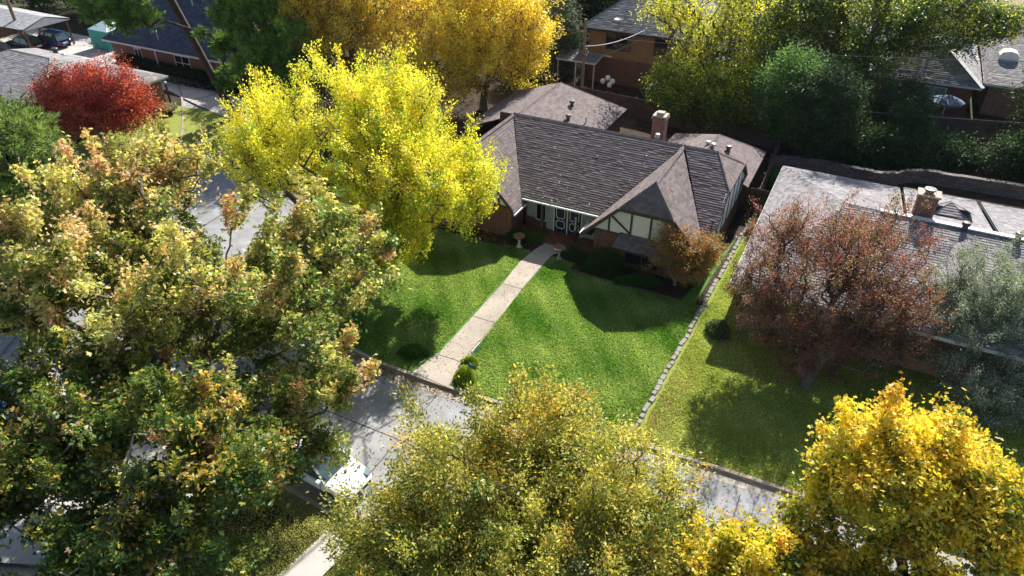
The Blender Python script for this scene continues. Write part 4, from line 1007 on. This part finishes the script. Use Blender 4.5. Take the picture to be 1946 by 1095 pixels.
# patio umbrella at the back right
r_ = lot_empty('patio_umbrella', 18.9, 46.6, .1, 'blue grey patio umbrella open before the brick patio house', 'umbrella')
m = MB(); m.tube([(0, 0, 0), (0, 0, 2.3)], .03, 8); m.build('pole', M['white'], r_)
m = MB()
for k in range(8):
    a, b = k*math.pi/4, (k+1)*math.pi/4; m.face([(0, 0, 2.35), (1.35*math.cos(a), 1.35*math.sin(a), 1.85), (1.35*math.cos(b), 1.35*math.sin(b), 1.85)])
    m.face([(1.35*math.cos(a), 1.35*math.sin(a), 1.85), (1.35*math.cos(b), 1.35*math.sin(b), 1.85), (1.34*math.cos(b), 1.34*math.sin(b), 1.7), (1.34*math.cos(a), 1.34*math.sin(a), 1.7)])
m.build('canopy', M['umb'], r_)
# white globe flower stand
r_ = lot_empty('globe_lamp', -8.0, 38.6, .05, 'cluster of white globes on a dark stand behind the fence', 'garden lamp')
m = MB(); m.tube([(0, 0, 0), (0, 0, 1.9)], .04, 8)
for dx, dz in ((-.45, 1.7), (0, 2.05), (.45, 1.8)): m.tube([(0, 0, 1.4), (dx, 0, dz-.2)], .025, 6)
m.build('stand', M['darkmetal'], r_)
for dx, dz in ((-.45, 1.75), (0, 2.1), (.45, 1.85), (.2, 1.5)):
    m = MB(); m.lathe([(.02, -.24), (.16, -.18), (.24, 0), (.16, .18), (.02, .24)], 14, (dx, 0, dz)); m.build('globe', M['flower'], r_, smooth=True)
# pergola
r_ = lot_empty('pergola', -2.0, 37.6, .1, 'small brown pergola frame behind the back fence', 'pergola')
for s in (-1.5, 1.2):
    for t in (-.8, .8):
        m = MB(); m.box(s-.07, t-.07, 0, s+.07, t+.07, 2.2); m.build('post', M['wood'], r_)
m = MB(); m.prism([(-1.9, 2.2), (1.6, 2.2), (1.6, 2.3), (-.2, 2.75), (-1.9, 2.3)], 't', -1.1, 1.1); m.build('roof', M['offwhite'], r_)

#@@PLANTS
# ------------------------------------------------------------------ trees and shrubs
GREEN = (.045, .10, .018); DGREEN = (.022, .055, .014); OLIVE = (.16, .17, .03); YEL = (.62, .52, .03); YG = (.36, .44, .03)
# foreground left tree, coral topped
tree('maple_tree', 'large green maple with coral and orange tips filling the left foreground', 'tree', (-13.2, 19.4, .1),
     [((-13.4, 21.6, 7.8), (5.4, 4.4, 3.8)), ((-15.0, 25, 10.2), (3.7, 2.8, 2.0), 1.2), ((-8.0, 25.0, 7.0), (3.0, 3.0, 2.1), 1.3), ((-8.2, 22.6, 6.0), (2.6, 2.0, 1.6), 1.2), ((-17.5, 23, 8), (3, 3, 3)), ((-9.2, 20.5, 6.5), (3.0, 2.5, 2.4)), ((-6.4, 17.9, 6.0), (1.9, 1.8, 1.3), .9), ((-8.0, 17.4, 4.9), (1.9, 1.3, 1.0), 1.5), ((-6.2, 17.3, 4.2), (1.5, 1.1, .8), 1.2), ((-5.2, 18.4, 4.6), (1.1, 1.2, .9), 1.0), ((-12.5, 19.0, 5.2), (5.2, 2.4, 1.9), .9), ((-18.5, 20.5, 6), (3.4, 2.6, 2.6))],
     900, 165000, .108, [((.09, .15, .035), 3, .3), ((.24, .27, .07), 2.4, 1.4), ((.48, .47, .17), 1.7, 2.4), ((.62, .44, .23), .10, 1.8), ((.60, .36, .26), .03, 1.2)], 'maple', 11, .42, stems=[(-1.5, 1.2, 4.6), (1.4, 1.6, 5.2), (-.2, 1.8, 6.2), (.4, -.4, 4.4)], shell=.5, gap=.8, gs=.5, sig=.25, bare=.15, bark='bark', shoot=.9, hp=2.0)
tree('maple_tree', 'dark green maple with scattered orange sprays at the lower left corner', 'tree', (-18.2, 13.5, .1),
     [((-14.5, 15.5, 6.0), (4.5, 3, 2.8)), ((-10, 15.2, 6.2), (3, 2.3, 2.2)), ((-17, 13.5, 6), (3, 3, 2.6)), ((-11, 12.6, 4.6), (3.6, 1.8, 1.6), .8)],
     700, 105000, .105, [((.06, .12, .03), 4, 2.0), ((.14, .19, .045), 2.4, 2.4), ((.36, .34, .06), .5, 1.2), ((.56, .38, .10), .35, .6), ((.48, .28, .19), .15, .2)], 'maple', 12, .3, fork=.45, shell=.5, gap=.5, gs=.55, sig=.26, bare=.18, bark='bark_pale', shoot=.6)
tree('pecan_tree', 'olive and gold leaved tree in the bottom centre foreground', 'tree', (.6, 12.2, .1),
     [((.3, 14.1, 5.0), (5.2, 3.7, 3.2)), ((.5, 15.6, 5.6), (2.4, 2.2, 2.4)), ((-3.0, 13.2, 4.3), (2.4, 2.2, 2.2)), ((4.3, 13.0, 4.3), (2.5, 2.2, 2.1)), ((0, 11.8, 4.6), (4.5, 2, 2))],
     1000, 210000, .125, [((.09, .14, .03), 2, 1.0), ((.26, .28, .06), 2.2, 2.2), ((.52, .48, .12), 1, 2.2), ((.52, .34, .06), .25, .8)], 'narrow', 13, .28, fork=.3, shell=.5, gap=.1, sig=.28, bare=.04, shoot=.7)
tree('maple_tree', 'bright golden yellow maple in the lower right corner', 'tree', (11.2, 11.2, .1),
     [((10.6, 12.9, 7.3), (2.2, 2.1, 2.1)), ((6.4, 11.5, 5.6), (1.45, 1.2, 1.2)), ((8.3, 12.2, 6.1), (1.1, 1.1, .8), .8), ((12.2, 12.4, 6.6), (2.0, 2.2, 2.0)), ((10.4, 11.2, 4.6), (2.2, 1.5, 1.2), .7), ((11.4, 10.2, 5.2), (1.2, 1.0, 1.0)), ((8.6, 11.5, 5.2), (1.4, 1.1, .9), 1.1)],
     700, 130000, .088, [((.08, .13, .025), 2.2, .25), ((.38, .38, .06), 1.6, 1.4), ((.68, .53, .06), 1.1, 3.6), ((.62, .40, .06), .4, .9)], 'maple', 14, .26, fork=.4, shell=.5, gap=.55, gs=.5, sig=.24, bare=.06, bark='bark', shoot=.5)
# yellow tree beside the drive of the main house
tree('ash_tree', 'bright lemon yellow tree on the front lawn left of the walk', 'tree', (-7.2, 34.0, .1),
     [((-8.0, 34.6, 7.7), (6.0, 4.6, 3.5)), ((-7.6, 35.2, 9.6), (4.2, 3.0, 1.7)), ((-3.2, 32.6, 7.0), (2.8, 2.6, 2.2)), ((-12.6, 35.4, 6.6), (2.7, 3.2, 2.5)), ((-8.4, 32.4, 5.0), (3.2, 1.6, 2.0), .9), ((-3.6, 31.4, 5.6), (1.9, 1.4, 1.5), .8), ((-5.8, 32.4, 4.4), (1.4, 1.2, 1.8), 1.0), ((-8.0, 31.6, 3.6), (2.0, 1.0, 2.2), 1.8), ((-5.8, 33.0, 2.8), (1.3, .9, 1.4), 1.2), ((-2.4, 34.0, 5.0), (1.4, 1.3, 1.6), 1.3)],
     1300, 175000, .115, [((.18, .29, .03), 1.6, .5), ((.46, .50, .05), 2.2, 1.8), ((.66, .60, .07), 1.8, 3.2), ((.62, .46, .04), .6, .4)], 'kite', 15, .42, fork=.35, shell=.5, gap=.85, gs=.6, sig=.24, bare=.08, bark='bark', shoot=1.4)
# multi stem reddish tree, right
tree('myrtle_tree', 'multi stemmed tree with dull red and rust foliage right of the stone border', 'tree', (13.7, 24.6, .1),
     [((14.8, 27.0, 4.5), (4.8, 3.4, 2.9)), ((13.0, 28.6, 6.2), (2.0, 1.8, 1.8)), ((16.8, 28.2, 6.0), (2.8, 2.2, 1.8)), ((11.9, 26.4, 3.6), (2.1, 2.2, 2.0)), ((17.6, 26.2, 3.4), (2.2, 2.3, 2.2)), ((14.3, 25.4, 2.0), (3.5, 1.8, 1.3), 1.1), ((17.2, 25.2, 1.9), (2.3, 1.8, 1.3), 1.0), ((13.6, 24.3, 1.9), (2.0, .8, 1.0), 1.0)],
     1500, 115000, .075, [((.06, .055, .03), 2.5, .4), ((.18, .12, .075), 2, 1.4), ((.36, .19, .15), 1, 2.0), ((.42, .12, .12), .6, 1.9), ((.30, .25, .09), .6, .7)], 'kite', 16, .24,
     stems=[(-1.3, .9, 2.8), (-.4, 1.2, 3.2), (.6, 1.2, 3.2), (1.5, .8, 2.8)], shell=.6, gap=.2, gs=.6, sig=.19, bare=.12, bark='bark', twig=.008, gain=1.0, shoot=.6)
tree('ash_tree', 'silvery grey green tree at the right edge before the grey roof', 'tree', (22.6, 25.2, .1),
     [((22.5, 26.4, 3.9), (3.4, 2.8, 2.5)), ((21.3, 25.0, 2.2), (2.6, 2.2, 1.9)), ((24.5, 25.6, 3.4), (3, 2.6, 2.6)), ((22, 22.6, 1.4), (3.5, 1.6, 1.3)), ((20.4, 26.2, 3.4), (1.6, 1.6, 1.6))],
     1000, 130000, .09, [((.09, .12, .08), 3, .9), ((.24, .29, .22), 1.5, 2.5), ((.36, .40, .32), .6, 1.8)], 'narrow', 17, .2, fork=.2, shell=.5, gap=.4, gs=.6, shoot=.5, sig=.2, bare=.03, mat='leafdark', bark='bark_pale')
tree('myrtle_tree', 'small rust and orange leaved tree at the right corner of the tudor house', 'tree', (9.2, 33.0, .1),
     [((9.4, 33.0, 1.9), (1.9, 1.3, 1.5)), ((8.5, 33.4, 3.0), (.9, .8, .9)), ((10.6, 33.2, 2.4), (1.2, .9, 1.0))],
     620, 34000, .07, [((.10, .10, .03), 2, .8), ((.34, .20, .09), 1.5, 2), ((.52, .22, .05), .7, 1.1), ((.35, .30, .12), 1, 1)], 'kite', 18, .09, stems=[(-.5, .2, 1.1), (.4, .3, 1.2), (0, .2, 1.3)], shell=.5, sig=.14, bare=.08, bark='bark_pale', twig=.007)
# red tree, left
tree('red_tree', 'dome of deep red foliage before the grey hip roof', 'tree', (-31.8, 52.2, .1),
     [((-32, 53, 3.9), (4.6, 3.8, 2.5)), ((-34, 53, 3.2), (3.0, 3.2, 2.2)), ((-29.6, 52.6, 3.0), (2.6, 2.6, 2.0))],
     1100, 62000, .13, [((.17, .03, .02), 3, 1.0), ((.42, .06, .035), 2, 2.5), ((.58, .13, .07), .8, 2)], 'kite', 19, .22, stems=[(-1, .5, 1.6), (1, .5, 1.6), (0, .8, 1.8)], shell=.45, gap=-.4, sig=.25, bare=.03, bark='bark_pale')
# orange and gold trees at the back
OG = [((.28, .22, .05), 1.8, .6), ((.54, .43, .06), 2, 2.2), ((.66, .53, .08), 1.4, 3), ((.56, .36, .06), .8, .8)]
tree('oak_tree', 'golden orange tree behind the garage roof', 'tree', (-2.5, 60, .1), [((-2.2, 60, 8), (5.6, 5, 5.2)), ((-4, 57, 5), (4.5, 3, 3.5)), ((1, 60, 5.5), (3, 3, 3.5))], 1000, 95000, .16, OG, 'kite', 20, .35, shell=.5, gap=.3, gs=.5, sig=.34, bark='bark', gain=1.55, shoot=1.2)
tree('oak_tree', 'amber tree with visible dark limbs at the top left of centre', 'tree', (-13, 60, .1), [((-12.5, 60, 9), (6, 5, 5.5)), ((-17, 60, 8), (4, 4, 4)), ((-9, 57, 5), (3.5, 3, 3))], 900, 75000, .17, [((.22, .19, .06), 2.2, 1), ((.50, .40, .07), 2, 2), ((.60, .48, .08), 1.4, 2.4), ((.50, .32, .08), 1, .8)], 'kite', 21, .4, shell=.5, gap=.3, sig=.34, bark='bark', gain=1.5, shoot=1.0)
tree('oak_tree', 'brownish gold tree further behind the amber tree', 'tree', (-7, 74, .1), [((-7, 74, 8), (8, 5, 6))], 500, 30000, .24, OG, 'kite', 22, .35, sig=.5)
# right back trees
tree('elm_tree', 'airy yellow green tree before the pale roof', 'tree', (15.2, 57.5, .1), [((11.8, 58.5, 8.3), (2.0, 2.0, 2.0)), ((15.4, 58, 9), (4.8, 4, 4.2)), ((17.5, 56.5, 6.6), (3, 3, 2.6))], 420, 15000, .17, [((.30, .34, .05), 1, 1), ((.52, .52, .06), 2, 2.5), ((.60, .52, .06), .5, 1)], 'kite', 23, .35, fork=.55, shell=.55, gap=.5, sig=.35, bare=.1)
tree('elm_tree', 'dense green and yellow tree over the back fence', 'tree', (15.4, 53, .1), [((15, 53.6, 3.6), (3.9, 2.6, 2.6)), ((12.6, 54.4, 4.4), (2.2, 1.8, 1.9)), ((17.6, 53.5, 3.6), (2.4, 2.4, 2.4))], 800, 50000, .15, [((.05, .10, .02), 3.4, .6), ((.14, .20, .03), 1.6, 1.6), ((.45, .46, .04), .3, 2.2)], 'kite', 24, .22, fork=.25, shell=.5, gap=-.2, sig=.28)
tree('big_oak', 'huge spreading dark green tree with yellow right fringe across the top right', 'tree', (27.5, 62, .1), [((26, 61, 8.4), (7.6, 6, 4.0)), ((33.5, 60, 8.2), (6, 5, 3.2)), ((20.5, 60, 7), (4.4, 4.5, 4)), ((29, 57.5, 5.6), (3.5, 3, 1.8), .7), ((38, 60, 7.5), (3.2, 3.5, 2.0)), ((28, 54, 14.5), (5, 3, 1.8), .7), ((35, 54, 14.5), (4, 3, 1.6), .7), ((39.5, 58.5, 8), (2.4, 2, 1.2))], 1300, 105000, .19, [((.045, .095, .022), 4, 1.6), ((.08, .13, .025), 2, 2.2), ((.34, .36, .04), .3, 1.6), ((.55, .5, .06), .1, 1.1)], 'kite', 25, .6, fork=.5, shell=.5, gap=.6, sig=.42, bare=.05)  # two highest lobes, unseen above the frame, are added to shade roof and yards
DK = [((.022, .05, .016), 3, 2), ((.04, .08, .025), 1, 2), ((.07, .11, .04), .2, .8)]
def dark(label, x, y, rx, ry, z, rz, n=26000, seed=30, pal=DK, ls=.17, name='evergreen_tree', shape='kite', tips=420):
    tree(name, label, 'tree', (x, y, .1), [((x, y, z), (rx, ry, rz)), ((x+rx*.3, y, z*.6), (rx*.8, ry*.8, rz*.7))], tips, n, ls, pal, shape, seed, .2, fork=.2, shell=.45, gap=-.3, sig=.32, mat='leafdark', bark='bark_dark')
dark('leafy evergreen with sunlight coloured into its top behind the fence corner', 20.6, 51.6, 2.6, 2.2, 4.5, 3.0, 34000, 31, [((.04, .09, .025), 3, .8), ((.13, .25, .06), 1, 2.5), ((.20, .32, .09), .1, 1)])  # lighter top leaf colours stand in for sun on the crown
dark('dark evergreen standing right of the bright topped one', 22.6, 48.9, 2.4, 1.8, 4.4, 3.4, 30000, 32)
dark('dark cedar before the brick patio house', 29.8, 52.0, 1.9, 2.0, 3.0, 2.6, 24000, 33)
dark('low dark evergreen mass beneath the umbrella fence', 31.0, 49.0, 3.4, 1.5, 1.1, 1.1, 18000, 34)
dark('dark shrubby evergreen above the stone wall', 26.0, 49.6, 3.6, 1.5, 1.5, 1.4, 20000, 35)
dark('ivy covered dark shrubs at the right end of the stone wall', 37.5, 47.0, 4.2, 1.6, 1.7, 1.6, 22000, 36)
dark('olive evergreen at the right edge above the stone wall', 40.5, 51.0, 3.4, 2.8, 4.2, 3.0, 30000, 37, [((.03, .05, .02), 3, 1), ((.10, .13, .05), 1, 2)])
dark('dark brown bare thicket left of the bright evergreen', 19.0, 55.5, 2.5, 2, 2.6, 2.2, 7000, 38, [((.06, .045, .035), 1, 1), ((.1, .08, .06), .5, 1)], .14, 'thicket', 'narrow', 700)
dark('tall dark tree at the top edge beside the dark roofed house', 7.5, 78, 4.5, 4, 7, 5.5, 30000, 39, DK, .24)
dark('grey green tree beside the golden orange tree', 4.6, 69.5, 2.0, 2.4, 4.0, 4.0, 22000, 40, [((.08, .11, .08), 1, 1), ((.17, .2, .15), .6, 1)], .18)
dark('dark tree at the top edge left of the dish', 13.5, 84, 5, 4, 6, 6, 26000, 41, DK, .26)
for k, (x, y, s, l) in enumerate([(-62, 96, 7, 'dark tree at the far top left corner'), (-52, 94, 6, 'dark tree behind the carport roof'), (-44, 92, 6, 'dark tree behind the gazebo tent'), (-36, 92, 6.5, 'dark tree above the navy ridge'), (-28, 90, 6, 'dark tree between the pines at the top'), (-20, 88, 6, 'dark tree beside the amber tree at the top')]):
    dark(l, x, y, s, 4, 5, 5, 20000, 50+k, DK, .28)
dark('unseen tall dark tree added behind the amber tree for its shade', -17.5, 74.5, 5, 4, 9.5, 5.0, 20000, 62, DK, .28)  # added out of sight so its shadow darkens the neighbour driveway
dark('bare grey thicket behind the gazebo tent', -40, 83, 2.6, 2, 3.2, 2.8, 900, 60, [((.16, .12, .10), 1, 1)], .16, 'thicket', 'narrow', 700)
dark('leafy hedge tree at the fence left of the pole', 1.2, 66.5, 2.2, 2, 2.2, 2.0, 14000, 61)
# pines
PN = [((.07, .14, .03), 2, 1), ((.17, .29, .05), 1, 2), ((.28, .42, .09), .3, 1.2)]
def pine(label, base, topx, topy, zt, crown, seed, tips, n, r=.28, ls=.42, zc=None):
    b = []; 
    for k in range(1, 6):
        u = k/5; b.append((topx*u, topy*u, zt*u))
    tree('pine_tree', label, 'tree', base, crown, tips, n, ls, PN, 'blade', seed, r, bend=b, shell=.6, gap=.8, gs=.8, sig=.22, mat='needle', bark='bark_dark', bare=.05, up=0, along=.0, elong=1.2, tuft=14)
pine('leaning tall pine in front of the brick wall with navy roof', (-23.6, 58.0, .1), -4.2, -.5, 15, [((-28.6, 55.6, 9.0), (1.7, 1.3, 1.1)), ((-30.5, 55.5, 9.8), (1.8, 1.3, .9)), ((-32, 57.5, 11), (2.4, 2.2, 1.4)), ((-24.2, 56.2, 8.0), (.9, .8, .6), 1.5), ((-27.5, 57.5, 14), (4, 3, 2)), ((-23.2, 57.8, 3.6), (.8, .8, 1.1), 1.2), ((-22.8, 57, 6.4), (.8, .8, 1.1), 1.2)], 71, 560, 90000, .3)
pine('straight tall pine right of the leaning pine', (-21.6, 57.2, .1), -1.0, 0, 15, [((-21, 56.4, 9.0), (2.0, 1.6, 1.4)), ((-20.0, 55.6, 7.2), (1.8, 1.2, 1.4)), ((-20.6, 55.6, 5.4), (1.0, 1.0, 1.0)), ((-22.5, 57, 13), (3, 3, 2))], 72, 460, 80000, .28)
pine('pine with drooping bright sprays nearest the amber tree', (-20.4, 57.8, .1), -.4, 0, 14, [((-17.8, 56.2, 7.6), (1.9, 1.6, 1.5)), ((-19.2, 57.2, 10.5), (2.6, 2, 1.8)), ((-18.6, 56, 5.4), (1.6, 1.2, 1.5)), ((-16.4, 56.6, 5.0), (1.4, 1.2, 1.2))], 73, 460, 80000, .26)
tree('pine_tree', 'bright green bushy pine at the left edge', 'tree', (-26.5, 34, .1), [((-26.5, 34.5, 6.0), (2.6, 3.0, 3.0)), ((-24.5, 31.8, 4.0), (2.6, 2.2, 2.2)), ((-28, 37.5, 7), (1.8, 2, 2.0))], 560, 90000, .42, [((.065, .11, .03), 2, .8), ((.14, .21, .06), 1.4, 2.4), ((.27, .33, .10), .3, 1.2)], 'blade', 74, .22, shell=.5, gap=.2, sig=.34, mat='needle', up=0, bare=.02, tuft=14)

# shrubs
SH = [((.03, .07, .015), 2, 1), ((.06, .12, .02), 1, 2)]
def ls_(s, t, z=.1): return LP(s, t, z)
shrub('shrub', 'small clipped yellow green hedge ball beside the address board', ls_(-1.0, 1.65), (.42, .36, .62), 5200, .05, [((.16, .26, .02), 1, 1), ((.32, .42, .04), .5, 1.5)], 81, group='clipped shrubs at the foot of the walk', mat='leaf', shape='kite')
shrub('shrub', 'larger clipped yellow green hedge ball at the kerb end of the walk', ls_(-.7, .75), (.55, .5, .72), 8000, .05, [((.18, .28, .02), 1, 1), ((.36, .46, .05), .5, 1.5)], 82, group='clipped shrubs at the foot of the walk', mat='leaf')
shrub('shrub', 'low shrub with shade coloured into its leaves left of the walk near the kerb', ls_(-3.9, 1.1), (.8, .5, .5), 6500, .06, [((.05, .13, .012), 1, 1), ((.09, .20, .02), .5, 1)], 83)  # dark leaf colours stand in for the shaded patch beside the walk
shrub('shrub', 'big dark rounded bush right of the walk before the gable', ls_(1.7, 12.6), (1.25, .8, 1.15), 14000, .07, SH, 84)
shrub('shrub', 'low clipped dark bush under the latticed window', ls_(3.9, 12.0), (1.5, .55, .55), 12000, .06, [((.03, .08, .015), 2, 1), ((.06, .15, .02), 1, 2)], 85)
shrub('shrub', 'small fern like bush at the porch beside the doors', ls_(-.6, 13.5), (.45, .4, .4), 2600, .07, [((.06, .14, .02), 1, 1), ((.10, .22, .03), .5, 1)], 86)
shrub('shrub', 'leafy green bush left of the porch step', ls_(-3.2, 13.7), (.6, .45, .55), 3800, .07, [((.05, .14, .02), 1, 1), ((.09, .22, .03), .5, 1)], 87)
shrub('shrub', 'dark bush behind the left bird bath', ls_(-4.3, 13.3), (.8, .5, .7), 4500, .08, SH, 88)
shrub('shrub', 'small bush right of the right bird bath', ls_(-.2, 12.9), (.6, .5, .6), 3500, .07, SH, 89)
shrub('hedge', 'long dark clipped hedge before the brick wall with navy roof', LP(-46.5, 24.9, .1), (7.5, .8, 1.15), 26000, .13, [((.012, .022, .008), 2, 1), ((.02, .04, .012), 1, 1)], 90, cat='hedge', boxy=True)
shrub('shrub', 'bright green groundcover bush beside the grey roof back corner', LP(8.7, 28.6, .1), (.9, 1.8, .6), 8000, .09, [((.06, .15, .02), 1, 1), ((.12, .26, .03), .5, 1.5)], 91)
shrub('shrub', 'pale leaved bush against the grey roof eave', LP(8.8, 20.5, .1), (.5, .9, 1.1), 3500, .09, [((.10, .15, .07), 1, 1), ((.2, .28, .14), .5, 1)], 92)
shrub('shrub', 'pale green bush left of the red rust tree', LP(9.1, 9.6, .1), (.6, .7, .8), 4500, .08, [((.08, .12, .05), 1, 1), ((.18, .24, .12), .5, 1)], 93)
shrub('shrub', 'flowering bush beside the dark garden posts', LP(-43.5, 17.9, .1), (.9, .7, .9), 2600, .14, [((.05, .10, .03), 3, 2), ((.5, .12, .2), .1, .3), ((.6, .6, .5), .1, .4)], 94)
shrub('shrub', 'dark bush behind the brick chimney', LP(.6, 27.5, .1), (1.4, 1.1, 1.4), 7000, .11, SH, 95)
shrub('shrub', 'green bush before the carport', LP(-66.5, 21.8, .1), (2.0, .9, 1.0), 4000, .18, [((.07, .13, .03), 1, 1), ((.16, .22, .06), .5, 1.5)], 96)

# fallen leaves, too many to count
def litter(name, label, n, fn, z, cols, seed, size=.08):
    rs = np.random.RandomState(seed); S, T = fn(rs, n); P = np.stack([OX+S*cA+T*sA, OY-S*sA+T*cA, np.full(len(S), z)+rs.uniform(0, .02, len(S))], 1)
    col = np.array(cols)[rs.randint(0, len(cols), len(S))]*(1+rs.normal(size=(len(S), 1))*.2).clip(.5, 1.5)
    me = leaves_mesh(name, P, size, col.clip(0, 1), 'kite', M['leaf'], rs, 3.0, np.tile([[0, 0, -.02]], (len(S), 1)), spread=.5)
    o = bpy.data.objects.new(name, me); C.objects.link(o); return tag(o, label, 'leaves', kind='stuff')
litter('fallen_leaves', 'scattered yellow fallen leaves under the lemon yellow tree', 5000, lambda rs, n: (rs.normal(size=n)*3.2-8.0, rs.normal(size=n)*3.0+9.5), LAWN_H+.035, [(.5, .42, .04), (.3, .2, .05), (.2, .12, .04)], 1)
litter('fallen_leaves', 'brown and tan leaves scattered over both lawns and the street edge', 7500, lambda rs, n: (rs.uniform(-8, 18, n), np.abs(rs.normal(size=n))*4+.6), LAWN_H+.04, [(.4, .3, .08), (.24, .14, .06), (.5, .46, .3)], 2, .06)
litter('fallen_leaves', 'drift of brown leaves along the gutter of the street', 6000, lambda rs, n: ((lambda i: (kl_s[oo][i]+rs.normal(size=n)*.25, kl_t[oo][i]-.28-np.abs(rs.normal(size=n))**1.5*.3))(rs.randint(0, len(kl_s)-30, n))), .02, [(.24, .15, .07), (.36, .26, .10), (.14, .09, .05)], 5, .08)
litter('fallen_leaves', 'brown and yellow leaves blown over the street', 3000, lambda rs, n: (rs.uniform(-9, 16, n), rs.uniform(-7.5, -.4, n)), .02, [(.30, .2, .08), (.5, .42, .1), (.16, .1, .05)], 6, .08)
litter('fallen_leaves', 'small tan leaves lying on the front walk', 130, lambda rs, n: (rs.uniform(-2.8, -1.4, n), rs.uniform(.3, 13, n)), .18, [(.55, .48, .3), (.3, .2, .08)], 7, .06)
# leaves lying on the front roof slope
rs = np.random.RandomState(8); n = 130; S = -4.6+rs.uniform(0, 1, n)**1.6*9; u = rs.uniform(0, 1, n)**2; T = 14.35+u*4.5; Z = 2.5+(T-14.3)*.608+.05
k = (S > -4.4-(T-14.3)*.62) & (S < .4+(T-14.3)*.66); S, T, Z = S[k], T[k], Z[k]
me = leaves_mesh('roof_leaves', np.stack([S-OFF[0], T-OFF[1], Z-OFF[2]], 1), .1, np.tile([[.62, .58, .36]], (len(S), 1)), 'kite', M['leaf'], rs, 1.5, None)
o = bpy.data.objects.new('roof_leaves', me); C.objects.link(o); o.parent = H

#@@HAZE
hz = bpy.data.materials.new('haze_air'); hz.use_nodes = True; n = hz.node_tree
n.nodes.remove(n.nodes['Principled BSDF']); pv = n.nodes.new('ShaderNodeVolumePrincipled')
pv.inputs['Color'].default_value = (.80, .87, 1.0, 1); pv.inputs['Density'].default_value = HAZE; pv.inputs['Anisotropy'].default_value = .35
n.links.new(pv.outputs[0], n.nodes['Material Output'].inputs['Volume'])
m = MB(); m.box(-410, -160, -1, 410, 610, 27); hb_ = m.build('haze', hz, kind='stuff'); hb_['label'] = 'thin bluish haze in the air over the whole neighbourhood'
